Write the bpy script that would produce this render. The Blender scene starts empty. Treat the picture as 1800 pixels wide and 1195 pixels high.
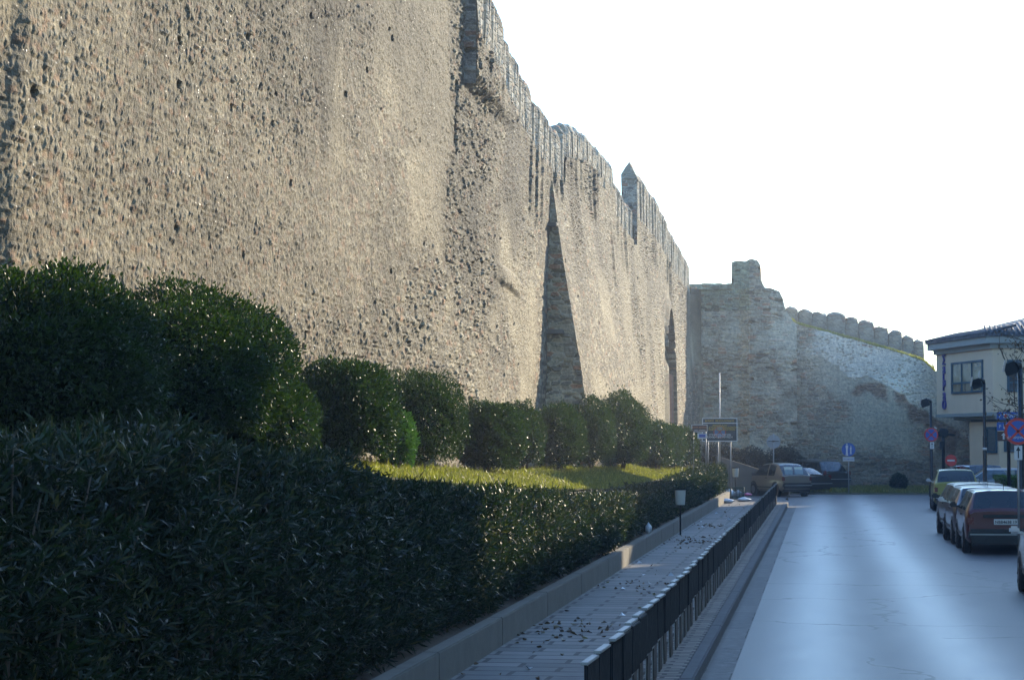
import bpy, bmesh, math, random
import numpy as np
from mathutils import Vector, Matrix
R = math.radians
random.seed(7)
RNG = np.random.default_rng(11)
SC = bpy.context.scene
COL = SC.collection

# ------------------------------------------------------------------ camera
EYE = 2.4
F = 4000.0                      # focal length in pixels of the 1800 px wide photograph
TH = math.atan(543.0 / F)       # the street runs this much to the right of the view axis
PH = math.atan(177.5 / F)       # view axis tilted up
cam_d = bpy.data.cameras.new('camera'); cam = bpy.data.objects.new('camera', cam_d)
COL.objects.link(cam); SC.camera = cam
cam_d.sensor_width = 36; cam_d.lens = F / 1800 * 36
cam_d.clip_start = 0.5; cam_d.clip_end = 3000
fwd = Vector((-math.sin(TH) * math.cos(PH), math.cos(TH) * math.cos(PH), math.sin(PH)))
cam.location = (0, 0, EYE)
cam.rotation_euler = fwd.to_track_quat('-Z', 'Y').to_euler()
_r = Vector((math.cos(TH), math.sin(TH), 0)); _u = _r.cross(fwd)

def at(px, py, X=None, Y=None, Z=None):
    """site survey: where the sight line to a point of the photograph meets a plane of the street"""
    d = fwd * F + _r * (px - 900) - _u * (py - 597.5)
    if X is not None: t = X / d.x
    elif Y is not None: t = Y / d.y
    else: t = (Z - EYE) / d.z
    return Vector((0, 0, EYE)) + d * t

# ------------------------------------------------------------------ sky, sun
SUN_AZ, SUN_EL = R(27), R(18)   # azimuth to the right of the street direction (+Y)
world = bpy.data.worlds.new('World'); SC.world = world; world.use_nodes = True
wn = world.node_tree; wn.nodes.clear()
wo = wn.nodes.new('ShaderNodeOutputWorld'); wb = wn.nodes.new('ShaderNodeBackground')
sky = wn.nodes.new('ShaderNodeTexSky'); sky.sky_type = 'NISHITA'; sky.sun_disc = False
sky.sun_elevation = SUN_EL; sky.sun_rotation = SUN_AZ
sky.air_density = 1.2; sky.dust_density = .6; sky.ozone_density = 3.0
wb.inputs[1].default_value = 0.15
tn = wn.nodes.new('ShaderNodeMix'); tn.data_type = 'RGBA'; tn.blend_type = 'MULTIPLY'; tn.inputs[0].default_value = 1
tn.inputs[7].default_value = (.75, .99, 1.24, 1)      # the photograph's cool balance of skylight
wn.links.new(sky.outputs[0], tn.inputs[6]); wn.links.new(tn.outputs[2], wb.inputs[0]); wn.links.new(wb.outputs[0], wo.inputs[0])
sd = bpy.data.lights.new('sun', 'SUN'); sun = bpy.data.objects.new('sun', sd); COL.objects.link(sun)
sd.energy = 3.5; sd.angle = R(0.6); sd.color = (1.0, 0.84, 0.60)
sv = Vector((math.sin(SUN_AZ) * math.cos(SUN_EL), math.cos(SUN_AZ) * math.cos(SUN_EL), math.sin(SUN_EL)))
sun.rotation_euler = sv.to_track_quat('Z', 'Y').to_euler()
sun.location = (30, 100, 60)
SC.view_settings.view_transform = 'Standard'; SC.view_settings.look = 'None'
SC.view_settings.gamma = 1.0; SC.view_settings.exposure = 1.42
SC.cycles.max_bounces = 6; SC.cycles.diffuse_bounces = 3; SC.cycles.glossy_bounces = 3
SC.cycles.transparent_max_bounces = 12; SC.cycles.caustics_reflective = False; SC.cycles.caustics_refractive = False

# ------------------------------------------------------------------ scene bookkeeping
def tag(o, label=None, cat=None, group=None, kind=None):
    if label: o['label'] = label
    if cat: o['category'] = cat
    if group: o['group'] = group
    if kind: o['kind'] = kind
    return o
def empty(name, loc=(0, 0, 0), rz=0):
    o = bpy.data.objects.new(name, None); COL.objects.link(o)
    o.location = loc; o.rotation_euler = (0, 0, rz); o.empty_display_size = .2
    return o
def link(name, me, mats, parent=None, loc=None):
    o = bpy.data.objects.new(name, me); COL.objects.link(o)
    if mats is not None:
        for m in (mats if isinstance(mats, (list, tuple)) else [mats]): me.materials.append(m)
    if parent: o.parent = parent
    if loc is not None: o.location = loc
    return o
def copy_tree(o, parent=None):
    c = o.copy(); COL.objects.link(c); c.parent = parent
    for ch in list(o.children): copy_tree(ch, c)
    return c
def npmesh(name, V, Q, smooth=False):
    V = np.ascontiguousarray(V, dtype=np.float32).reshape(-1, 3); Q = np.ascontiguousarray(Q, dtype=np.int32)
    me = bpy.data.meshes.new(name); k = Q.shape[1]
    me.vertices.add(len(V)); me.vertices.foreach_set('co', V.ravel())
    me.loops.add(Q.size); me.loops.foreach_set('vertex_index', Q.ravel())
    me.polygons.add(len(Q)); me.polygons.foreach_set('loop_start', np.arange(0, Q.size, k, dtype=np.int32))
    me.polygons.foreach_set('use_smooth', np.full(len(Q), smooth))
    me.update(calc_edges=True)
    return me
def vcol(me, name, C):
    a = me.color_attributes.new(name, 'FLOAT_COLOR', 'POINT')
    C = np.asarray(C, dtype=np.float32).reshape(-1, 3)
    a.data.foreach_set('color', np.concatenate([C, np.ones((len(C), 1), np.float32)], 1).ravel())

class MB:
    """collects simple solids into one mesh"""
    def __init__(s): s.bm = bmesh.new()
    def box(s, c, d, rz=0, rx=0, ry=0, bev=0, mi=0):
        M = Matrix.Translation(c) @ Matrix.Rotation(rz, 4, 'Z') @ Matrix.Rotation(ry, 4, 'Y') @ Matrix.Rotation(rx, 4, 'X') @ Matrix.Diagonal((d[0], d[1], d[2], 1))
        r = bmesh.ops.create_cube(s.bm, size=1, matrix=M)
        fs = {f for v in r['verts'] for f in v.link_faces}
        for f in fs: f.material_index = mi
        if bev:
            es = list({e for v in r['verts'] for e in v.link_edges})
            b = bmesh.ops.bevel(s.bm, geom=es, offset=bev, segments=2, affect='EDGES', clamp_overlap=True)
            for f in b['faces']: f.material_index = mi
        return s
    def tube(s, pts, rad, n=10, mi=0, cap=True):
        pts = [Vector(p) for p in pts]
        rad = [rad] * len(pts) if not isinstance(rad, (list, tuple)) else rad
        rings = []
        for i, p in enumerate(pts):
            t = (pts[min(i + 1, len(pts) - 1)] - pts[max(i - 1, 0)]).normalized()
            a = Vector((0, 0, 1)) if abs(t.z) < .9 else Vector((1, 0, 0))
            x = t.cross(a).normalized(); y = t.cross(x)
            rings.append([s.bm.verts.new(p + (x * math.cos(k * 2 * math.pi / n) + y * math.sin(k * 2 * math.pi / n)) * rad[i]) for k in range(n)])
        for a, b in zip(rings, rings[1:]):
            for k in range(n):
                f = s.bm.faces.new((a[k], a[(k + 1) % n], b[(k + 1) % n], b[k])); f.material_index = mi; f.smooth = True
        if cap:
            for r in (rings[0], rings[-1]):
                try: f = s.bm.faces.new(r); f.material_index = mi
                except ValueError: pass
        return s
    def prism(s, poly, h, M=None, mi=0):
        """poly in local XZ, extruded along +Y by h"""
        M = M or Matrix()
        a = [s.bm.verts.new(M @ Vector((x, 0, z))) for x, z in poly]
        b = [s.bm.verts.new(M @ Vector((x, h, z))) for x, z in poly]
        n = len(poly); fs = [s.bm.faces.new(a), s.bm.faces.new(b[::-1])]
        for i in range(n): fs.append(s.bm.faces.new((a[i], b[i], b[(i + 1) % n], a[(i + 1) % n])))
        for f in fs: f.material_index = mi
        return s
    def build(s, name, mats, parent=None, loc=None, jitter=0):
        if jitter:
            for v in s.bm.verts: v.co += Vector([random.uniform(-jitter, jitter) for _ in range(3)])
        bmesh.ops.recalc_face_normals(s.bm, faces=s.bm.faces)
        me = bpy.data.meshes.new(name); s.bm.to_mesh(me); s.bm.free()
        return link(name, me, mats, parent, loc)

# ------------------------------------------------------------------ numpy noise
def _h(ix, iy, seed):
    ix = ix.astype(np.int64).astype(np.uint32); iy = iy.astype(np.int64).astype(np.uint32)
    h = ix * np.uint32(374761393) + iy * np.uint32(668265263) + np.uint32((seed * 362437 + 1013) & 0xffffffff)
    h = (h ^ (h >> np.uint32(13))) * np.uint32(1274126177)
    h = (h ^ (h >> np.uint32(15))) * np.uint32(2246822519)
    h = h ^ (h >> np.uint32(16))
    return h.astype(np.float64) / 4294967295.0
def vnoise(x, y, seed=0):
    x = np.asarray(x, float); y = np.asarray(y, float)
    xi = np.floor(x); yi = np.floor(y); fx = x - xi; fy = y - yi
    fx = fx * fx * (3 - 2 * fx); fy = fy * fy * (3 - 2 * fy)
    a = _h(xi, yi, seed); b = _h(xi + 1, yi, seed); c = _h(xi, yi + 1, seed); d = _h(xi + 1, yi + 1, seed)
    return (a * (1 - fx) + b * fx) * (1 - fy) + (c * (1 - fx) + d * fx) * fy
def fbm(x, y, seed=0, o=4, g=.5):
    s = 0; a = 1; t = 0
    for i in range(o):
        s = s + a * vnoise(x * 2 ** i, y * 2 ** i, seed + i * 17); t += a; a *= g
    return s / t
def sstep(a, b, x):
    t = np.clip((x - a) / (b - a), 0, 1); return t * t * (3 - 2 * t)
def rubble(u, v, cu, cv, seed):
    """coursed rubble: gap (0 at a joint, 1 in a stone), random value per stone, second random"""
    v = v + .05 * (fbm(u * .5, v * .6, seed + 3, 2) - .5)
    x = u / cu; y = v / cv
    x = x + .5 * np.floor(y) * 0
    xi = np.floor(x); yi = np.floor(y)
    f1 = np.full(x.shape, 9.); f2 = np.full(x.shape, 9.); r1 = np.zeros(x.shape); r2 = np.zeros(x.shape)
    for dy in (-1, 0, 1):
        for dx in (-1, 0, 1):
            cx = xi + dx; cy = yi + dy
            jx = cx + .5 + .85 * (_h(cx, cy, seed) - .5); jy = cy + .5 + .5 * (_h(cx, cy, seed + 1) - .5)
            d = np.abs(x - jx) ** 2.4 + (1.25 * np.abs(y - jy)) ** 2.4
            d = d ** (1 / 2.4)
            n = d < f1
            f2 = np.where(n, f1, np.minimum(f2, d))
            r1 = np.where(n, _h(cx, cy, seed + 2), r1); r2 = np.where(n, _h(cx, cy, seed + 5), r2)
            f1 = np.where(n, d, f1)
    return np.clip((f2 - f1) / .45, 0, 1), r1, r2

# ------------------------------------------------------------------ materials
def srgb(r, g, b):
    f = lambda c: (c / 255 / 12.92) if c / 255 <= .04045 else ((c / 255 + .055) / 1.055) ** 2.4
    return (f(r), f(g), f(b), 1)
class NT:
    def __init__(s, name):
        s.m = bpy.data.materials.new(name); s.m.use_nodes = True; s.t = s.m.node_tree; s.n = s.t.nodes
        s.b = s.n['Principled BSDF']; s.out = s.n['Material Output']
    def new(s, k, **kw):
        x = s.n.new(k)
        for a, v in kw.items(): setattr(x, a, v)
        return x
    def l(s, a, b): s.t.links.new(a, b)
    def math(s, op, a, b=None, c=None, clamp=False):
        x = s.new('ShaderNodeMath', operation=op); x.use_clamp = clamp
        for i, v in enumerate((a, b, c)):
            if v is None: continue
            if isinstance(v, (int, float)): x.inputs[i].default_value = v
            else: s.l(v, x.inputs[i])
        return x.outputs[0]
    def mix(s, f, a, b, mode='MIX'):
        x = s.new('ShaderNodeMix', data_type='RGBA', blend_type=mode)
        for i, v in ((0, f), (6, a), (7, b)):
            if isinstance(v, (int, float)): x.inputs[i].default_value = v
            elif isinstance(v, tuple): x.inputs[i].default_value = v if len(v) == 4 else v + (1,)
            else: s.l(v, x.inputs[i])
        return x.outputs[2]
    def coord(s, scale=(1, 1, 1), kind='Object'):
        tc = s.new('ShaderNodeTexCoord'); mp = s.new('ShaderNodeMapping'); mp.inputs[3].default_value = scale
        s.l(tc.outputs[kind], mp.inputs[0]); return mp.outputs[0]
    def noise(s, vec, sc, det=4, rough=.55):
        x = s.new('ShaderNodeTexNoise'); x.inputs['Scale'].default_value = sc; x.inputs['Detail'].default_value = det
        x.inputs['Roughness'].default_value = rough
        if vec is not None: s.l(vec, x.inputs['Vector'])
        return x.outputs[0]
    def ramp(s, f, stops):
        x = s.new('ShaderNodeValToRGB'); e = x.color_ramp.elements
        while len(e) < len(stops): e.new(.5)
        for k, (p, c) in zip(e, stops):
            k.position = p; k.color = c if len(c) == 4 else tuple(c) + (1,)
        s.l(f, x.inputs[0]); return x.outputs[0]
    def maprange(s, v, a, b, c=0, d=1):
        x = s.new('ShaderNodeMapRange'); s.l(v, x.inputs[0])
        for i, k in enumerate((a, b, c, d)): x.inputs[i + 1].default_value = k
        return x.outputs[0]
    def bump(s, h, st, dist, prev=None):
        x = s.new('ShaderNodeBump'); x.inputs['Strength'].default_value = st; x.inputs['Distance'].default_value = dist
        s.l(h, x.inputs['Height'])
        if prev is not None: s.l(prev, x.inputs['Normal'])
        s.l(x.outputs[0], s.b.inputs['Normal']); return x.outputs[0]
    def set(s, **kw):
        for k, v in kw.items():
            i = s.b.inputs[{'col': 'Base Color', 'rough': 'Roughness', 'metal': 'Metallic', 'spec': 'Specular IOR Level',
                            'coat': 'Coat Weight', 'emis': 'Emission Color', 'es': 'Emission Strength'}[k]]
            if isinstance(v, (int, float)): i.default_value = v
            elif isinstance(v, tuple): i.default_value = v if len(v) == 4 else v + (1,)
            else: s.l(v, i)
        return s
M = {}
def plain(name, col, rough=.6, metal=0, var=.15, sc=6, spec=.5, coat=0, bump=0):
    t = NT(name); v = t.coord(); n = t.noise(v, sc, 5)
    c = tuple(col[:3])
    t.set(col=t.mix(n, tuple(x * (1 - var) for x in c), tuple(min(1, x * (1 + var)) for x in c)), rough=t.maprange(t.noise(v, sc * 3, 3), .3, .7, max(0, rough - .08), min(1, rough + .08)),
          metal=metal, spec=spec, coat=coat)
    if bump: t.bump(t.noise(v, sc * 8, 4), .5, bump)
    M[name] = t.m; return t.m

# rubble masonry, albedo from the built stones (attribute) with finer grain on top
def stone_mat(name, fine=1.0, tint=(1, 1, 1)):
    t = NT(name); v = t.coord()
    a = t.new('ShaderNodeAttribute', attribute_name='albedo').outputs[0]
    n1 = t.noise(v, 14 * fine, 6, .65); n2 = t.noise(v, 55 * fine, 3, .6)
    k = t.mix(t.maprange(n1, .3, .7), (.62, .62, .62), (1.25, 1.22, 1.18))
    c = t.mix(1.0, a, k, 'MULTIPLY')
    c = t.mix(1.0, c, t.mix(t.maprange(n2, .35, .65), (.8, .8, .8), (1.15, 1.15, 1.15)), 'MULTIPLY')
    vo = t.new('ShaderNodeTexVoronoi'); vo.inputs['Scale'].default_value = 17 * fine; t.l(v, vo.inputs['Vector'])
    sep = t.new('ShaderNodeSeparateColor'); t.l(vo.outputs['Color'], sep.inputs[0])
    near = t.math('LESS_THAN', vo.outputs['Distance'], .20)
    fl = t.math('MULTIPLY', t.math('GREATER_THAN', sep.outputs[0], .945), near)
    c = t.mix(fl, c, (.58, .54, .45))  # pale quartz flecks that also paint in the wall's sun glints
    dk = t.math('MULTIPLY', t.math('LESS_THAN', sep.outputs[0], .03), near)
    c = t.mix(dk, c, (.05, .045, .04))
    t.set(col=c, rough=t.mix(fl, (.85, .85, .85), (.45, .45, .45)), spec=.35)
    b1 = t.bump(n1, .9, .04); t.bump(t.math('ADD', n2, t.math('MULTIPLY', fl, .8)), .8, .014, b1)
    M[name] = t.m
stone_mat('rubble', 1.0); stone_mat('rubble_far', .55)

def proc_stone(name):      # for merlons and other small masonry without built stones
    t = NT(name); v = t.coord((2.6, 2.6, 7.5))
    v2 = t.coord()
    mp = t.new('ShaderNodeVectorMath', operation='ADD'); nn = t.new('ShaderNodeTexNoise'); nn.inputs['Scale'].default_value = 2
    t.l(v2, nn.inputs['Vector']); t.l(v, mp.inputs[0]); t.l(nn.outputs['Color'], mp.inputs[1])
    vo = t.new('ShaderNodeTexVoronoi'); vo.inputs['Scale'].default_value = 1; t.l(mp.outputs[0], vo.inputs['Vector'])
    ve = t.new('ShaderNodeTexVoronoi', feature='DISTANCE_TO_EDGE'); ve.inputs['Scale'].default_value = 1; t.l(mp.outputs[0], ve.inputs['Vector'])
    sep = t.new('ShaderNodeSeparateColor'); t.l(vo.outputs['Color'], sep.inputs[0])
    st = t.ramp(sep.outputs[0], [(0, (.24, .215, .17)), (.3, (.36, .325, .255)), (.55, (.46, .42, .32)), (.72, (.36, .22, .15)), (.8, (.32, .29, .235)), (1, (.56, .52, .42))])
    e = t.maprange(ve.outputs[0], .02, .12)
    c = t.mix(e, (.40, .37, .29), st)
    n = t.noise(v2, 9, 5)
    c = t.mix(1.0, c, t.mix(n, (.6, .6, .6), (1.3, 1.28, 1.25)), 'MULTIPLY')
    t.set(col=c, rough=.9, spec=.2); b = t.bump(e, .9, .03); t.bump(n, .7, .03, b)
    M[name] = t.m
proc_stone('merlon_stone')

def leafmat(name, c1, c2, rough=.38, trans=.25, spec=.5, extra=None):
    t = NT(name); g = t.new('ShaderNodeNewGeometry')
    stops = [(0, c1), (.85, c2)] + ([(.97, extra)] if extra else [])
    c = t.ramp(g.outputs['Random Per Island'], stops)
    t.set(col=c, rough=rough, spec=spec)
    tr = t.new('ShaderNodeBsdfTranslucent'); t.l(t.mix(1.0, c, (1.5, 1.9, .6), 'MULTIPLY'), tr.inputs[0])
    mx = t.new('ShaderNodeMixShader'); mx.inputs[0].default_value = trans
    t.l(t.b.outputs[0], mx.inputs[1]); t.l(tr.outputs[0], mx.inputs[2]); t.l(mx.outputs[0], t.out.inputs[0])
    M[name] = t.m
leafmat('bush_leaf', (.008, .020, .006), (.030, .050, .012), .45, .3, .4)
leafmat('bright_leaf', (.035, .09, .015), (.075, .15, .03), .36)
leafmat('oleander_leaf', (.007, .015, .008), (.024, .040, .017), .46, .25, .35, extra=(.09, .08, .04))
leafmat('dark_leaf', (.006, .018, .010), (.016, .035, .018), .55, .1)
leafmat('grass_blade', (.085, .09, .02), (.24, .20, .06), .5, .4, extra=(.33, .28, .12))
leafmat('sunlit_dry_grass', (.25, .21, .07), (.42, .36, .14), .6, .3)  # dry blades with the ledge's golden sunlight put into their colour
leafmat('dead_leaf', (.06, .035, .02), (.16, .09, .045), .7, .1, extra=(.3, .25, .16))
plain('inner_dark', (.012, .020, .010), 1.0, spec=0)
plain('bark', (.12, .09, .065), .9, var=.4, sc=12, bump=.01)
plain('cane', (.11, .085, .06), .8, var=.4, sc=9)
plain('soil', (.085, .065, .045), .95, var=.5, sc=5, bump=.03)
plain('black_metal', (.010, .011, .013), .7, .0, var=.2, spec=.25)
plain('galvanised', (.38, .38, .37), .42, .6, var=.15)
plain('white_paint', (.72, .71, .68), .45, var=.08)
plain('grey_sign_back', (.36, .39, .42), .5, .3, var=.1)
plain('red_sign', (.62, .035, .025), .4, var=.08)
plain('blue_sign', (.02, .10, .42), .4, var=.08)
plain('brown_sign', (.10, .045, .03), .5, var=.1)
plain('dark_board', (.012, .035, .045), .5, var=.2)
plain('faded_red', (.32, .08, .06), .6, var=.1)
plain('faded_blue', (.10, .20, .36), .6, var=.1)
plain('yellow_text', (.62, .42, .05), .5, var=.05)
plain('orange_text', (.65, .22, .03), .5, var=.05)
plain('black_text', (.015, .015, .015), .5, var=.05)
plain('rubber', (.014, .014, .014), .8, var=.3, sc=20)
plain('rim_metal', (.20, .20, .20), .4, .7, var=.1)
plain('trim_black', (.018, .019, .021), .55, var=.2)
plain('plate_white', (.66, .66, .62), .4, var=.03)
plain('tail_red', (.14, .008, .008), .25, var=.1, coat=.5)
plain('tail_orange', (.60, .14, .02), .2, var=.1, coat=.5)
plain('lamp_clear', (.55, .57, .60), .12, var=.1, coat=1)
plain('blind_cloth', (.80, .82, .68), .7, var=.2)
plain('seat_fabric', (.03, .032, .038), .9, var=.2)
plain('cream_wall', (.78, .62, .42), .85, var=.09, sc=1.2, bump=.002)
plain('cornice_paint', (.33, .35, .32), .7, var=.12, sc=2)
plain('teal_frame', (.02, .075, .11), .5, var=.1)
plain('purple_letter', (.045, .035, .24), .4, var=.1)
plain('curtain_cloth', (.34, .27, .15), .8, var=.35, sc=2)
plain('bin_white', (.62, .63, .56), .45, var=.14, sc=9)
plain('bag_white', (.70, .72, .74), .35, var=.08)
plain('bag_pink', (.60, .10, .25), .4, var=.1)
plain('cone_red', (.75, .05, .03), .5, var=.1)
plain('crate_green', (.015, .05, .035), .55, var=.2)
plain('kerb_dark', (.085, .085, .088), .85, var=.3, sc=3, bump=.006)
plain('concrete_old', (.165, .155, .13), .9, var=.25, sc=2.5, bump=.008)

def paint(name, c, rough=.3, dirt=.35):
    t = NT(name); v = t.coord(); n = t.noise(v, 2.5, 5)
    z = t.new('ShaderNodeSeparateXYZ'); t.l(v, z.inputs[0])
    lo = t.maprange(z.outputs[2], .75, .2)
    d = t.math('MULTIPLY', lo, t.math('MULTIPLY', n, dirt * 1.6), clamp=True)
    t.set(col=t.mix(d, tuple(c), (.16, .13, .10)), rough=t.math('ADD', t.math('MULTIPLY', d, .5), rough), coat=.6, spec=.5)
    t.b.inputs['Coat Roughness'].default_value = .08
    M[name] = t.m
paint('red_paint', (.10, .008, .010), .28, .12); paint('silver_paint', (.30, .31, .33), .35); paint('dark_paint', (.018, .022, .035))
paint('plum_paint', (.06, .04, .06)); paint('yellow_paint', (.33, .30, .045)); paint('gold_paint', (.23, .195, .145), .30)
paint('black_paint', (.012, .016, .016)); paint('navy_paint', (.015, .025, .06)); paint('beige_paint', (.40, .33, .24), .35)
t = NT('car_glass')
gl = t.new('ShaderNodeBsdfGlossy'); gl.inputs['Roughness'].default_value = .03
tp = t.new('ShaderNodeBsdfTransparent'); tp.inputs[0].default_value = (.66, .72, .70, 1)
fr = t.new('ShaderNodeFresnel'); fr.inputs[0].default_value = 1.5; mx = t.new('ShaderNodeMixShader')
t.l(t.math('ADD', fr.outputs[0], .06), mx.inputs[0]); t.l(tp.outputs[0], mx.inputs[1]); t.l(gl.outputs[0], mx.inputs[2]); t.l(mx.outputs[0], t.out.inputs[0])
M['car_glass'] = t.m
t = NT('window_glass'); t.set(col=(.03, .045, .06), rough=.06, spec=.8); M['window_glass'] = t.m

t = NT('asphalt'); v = t.coord(); sp = t.new('ShaderNodeSeparateXYZ'); t.l(v, sp.inputs[0])
nb = t.noise(v, .05, 2)
def lane(c, w):
    d = t.math('SUBTRACT', t.math('ADD', sp.outputs[0], t.math('MULTIPLY', t.math('SUBTRACT', nb, .5), .5)), c)
    return t.math('POWER', 2.718, t.math('MULTIPLY', t.math('MULTIPLY', d, d), -1 / (w * w)))
trk = t.math('MINIMUM', t.math('ADD', lane(-.05, .52), lane(1.55, .52)), 1.0)
ng = t.noise(v, 90, 4, .7); nm = t.noise(t.coord((1, .25, 1)), 3, 5)
c = t.mix(trk, (.066, .065, .066), (.21, .205, .20))  # polished wheel tracks; the road's sheen is painted into their paler colour
c = t.mix(1.0, c, t.mix(t.maprange(ng, .3, .7), (.5, .5, .5), (1.5, 1.5, 1.5)), 'MULTIPLY')
c = t.mix(1.0, c, t.mix(t.maprange(nm, .3, .7), (.88, .88, .88), (1.10, 1.10, 1.10)), 'MULTIPLY')
cr = t.new('ShaderNodeTexVoronoi', feature='DISTANCE_TO_EDGE'); cr.inputs['Scale'].default_value = .22
cv = t.new('ShaderNodeVectorMath', operation='ADD'); nc = t.new('ShaderNodeTexNoise'); nc.inputs['Scale'].default_value = 1.3; nc.inputs['Detail'].default_value = 6
t.l(v, nc.inputs['Vector']); t.l(v, cv.inputs[0]); t.l(nc.outputs['Color'], cv.inputs[1]); t.l(cv.outputs[0], cr.inputs['Vector'])
ck = t.math('MULTIPLY', t.math('LESS_THAN', cr.outputs[0], .007), t.math('GREATER_THAN', t.noise(v, .2, 2), .45))
c = t.mix(ck, c, (.02, .02, .02))
t.set(col=c, rough=t.math('SUBTRACT', t.maprange(nm, .2, .8, .55, .60), t.math('MULTIPLY', trk, .15)), spec=.5)
mc = t.new('ShaderNodeTexVoronoi', feature='DISTANCE_TO_EDGE'); mc.inputs['Scale'].default_value = 1.1; t.l(cv.outputs[0], mc.inputs['Vector'])
t.bump(ng, .35, .006); M['asphalt'] = t.m

def paving(name, w, h, c1, c2, cm, off=.5, mort=.012, rough=.75):
    t = NT(name); v = t.coord()
    nn = t.new('ShaderNodeTexNoise'); nn.inputs['Scale'].default_value = 1.6; t.l(v, nn.inputs['Vector'])
    ad = t.new('ShaderNodeVectorMath', operation='MULTIPLY_ADD'); t.l(nn.outputs['Color'], ad.inputs[0]); ad.inputs[1].default_value = (.05, .05, 0); t.l(v, ad.inputs[2])
    b = t.new('ShaderNodeTexBrick'); b.offset = off; b.inputs['Scale'].default_value = 1; b.inputs['Mortar Size'].default_value = mort
    b.inputs['Brick Width'].default_value = w; b.inputs['Row Height'].default_value = h; b.inputs['Mortar Smooth'].default_value = .3
    b.inputs['Color1'].default_value = c1 + (1,); b.inputs['Color2'].default_value = c2 + (1,); b.inputs['Mortar'].default_value = cm + (1,)
    t.l(ad.outputs[0], b.inputs['Vector'])
    n = t.noise(v, 7, 5)
    t.set(col=t.mix(1.0, b.outputs[0], t.mix(n, (.6, .6, .6), (1.35, 1.35, 1.35)), 'MULTIPLY'), rough=t.maprange(n, .3, .7, rough - .15, rough + .1), spec=.4)
    bp = t.bump(b.outputs['Fac'], -.8, .02); t.bump(n, .6, .015, bp); M[name] = t.m
paving('pavers', .85, .42, (.105, .10, .097), (.20, .19, .175), (.02, .019, .018), mort=.032)
paving('kerb_stone', .30, .16, (.09, .08, .07), (.21, .185, .16), (.025, .022, .02), mort=.028)
paving('brick', .26, .085, (.30, .16, .11), (.22, .12, .085), (.24, .20, .16), mort=.014, rough=.9)
paving('jamb_brick', .26, .085, (.58, .34, .23), (.44, .26, .18), (.40, .34, .27), mort=.014, rough=.9)
paving('gutter', .6, 1.4, (.065, .065, .068), (.095, .093, .09), (.02, .02, .02), mort=.012)
t = NT('roof_tile'); v = t.coord((1, 1, 1)); w = t.new('ShaderNodeTexWave'); w.inputs['Scale'].default_value = 1.2; w.inputs['Distortion'].default_value = .6; t.l(v, w.inputs[0])
n = t.noise(v, 5, 5); t.set(col=t.mix(n, (.035, .045, .055), (.09, .10, .115)), rough=.7); t.bump(w.outputs[0], .8, .04); M['roof_tile'] = t.m
t = NT('turf'); v = t.coord(); n = t.noise(v, 3, 6); n2 = t.noise(v, 30, 4)
c = t.mix(t.maprange(n, .35, .65), (.05, .075, .015), (.16, .13, .06)); t.set(col=t.mix(1.0, c, t.mix(n2, (.5, .5, .5), (1.5, 1.5, 1.5)), 'MULTIPLY'), rough=.95, spec=.2)
t.bump(n2, .9, .04); M['turf'] = t.m
# ================================================================== ground and street
def interp(y, pts): return np.interp(y, [p[0] for p in pts], [p[1] for p in pts])
me = npmesh('ground', [(-600, -200, -.03), (600, -200, -.03), (600, 1500, -.03), (-600, 1500, -.03)], [(0, 1, 2, 3)])
tag(link('ground', me, M['soil']), kind='structure')

def strip(name, left, right, z, mat, ys, kind='structure', skirt=None):
    """a sheet between two edge lines given as functions of Y"""
    V = []; Q = []
    for y in ys:
        V += [(left(y), y, z), (right(y), y, z)]
    for i in range(len(ys) - 1): Q.append((2 * i, 2 * i + 1, 2 * i + 3, 2 * i + 2))
    me = npmesh(name, V, Q); o = link(name, me, mat); tag(o, kind=kind); return o
KX = -1.22                                  # kerb line
EDGE = 103.5
def road_l(y): return KX + .0 if y < 85.5 else KX - min(40, (y - 85.5) * 3.2)
def road_r(y): return 5.35 if y < 64 else 5.35 + min(40, (y - 64) * .38)
strip('road', road_l, road_r, 0.0, M['asphalt'], [-30, 0, 30, 50, 64, 70, 80, 85.5, 86, 88, 92, 98, EDGE])
strip('gutter', lambda y: KX, lambda y: KX + .30, 0.004, M['gutter'], [-10, 40, 84.5])

def solid_strip(name, x0, x1, z0, z1, y0, y1, mat, kind='structure', bev=.015):
    b = MB(); n = max(1, int((y1 - y0) / 6)); L = (y1 - y0) / n
    for i in range(n): b.box(((x0 + x1) / 2, y0 + (i + .5) * L, (z0 + z1) / 2), (x1 - x0, L - .004, z1 - z0), bev=bev)
    o = b.build(name, mat); tag(o, kind=kind); return o
solid_strip('kerb', KX - .14, KX, -.1, .145, -10, 85.4, M['kerb_dark'])
solid_strip('kerb_verge', -1.72, KX - .142, -.1, .135, -10, 85.3, M['kerb_stone'], bev=0)
solid_strip('sidewalk', -3.5, -1.722, -.1, .15, -10, 88.5, M['pavers'], bev=0)
solid_strip('sidewalk', 5.352, 10.9, -.1, .14, -10, 64, M['pavers'])
# verge and grass bank beyond the junction
me = npmesh('verge', [(-40, EDGE, .02), (40, EDGE, .02), (-40, EDGE + 1.0, .10), (40, EDGE + 1.0, .10), (-40, 121, .14), (40, 121, .14)], [(0, 1, 3, 2), (2, 3, 5, 4)])
tag(link('verge', me, M['turf']), kind='structure')
solid_strip('verge_kerb', -14, 14, -.1, .05, EDGE - .16, EDGE - .01, M['concrete_old'])

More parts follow.
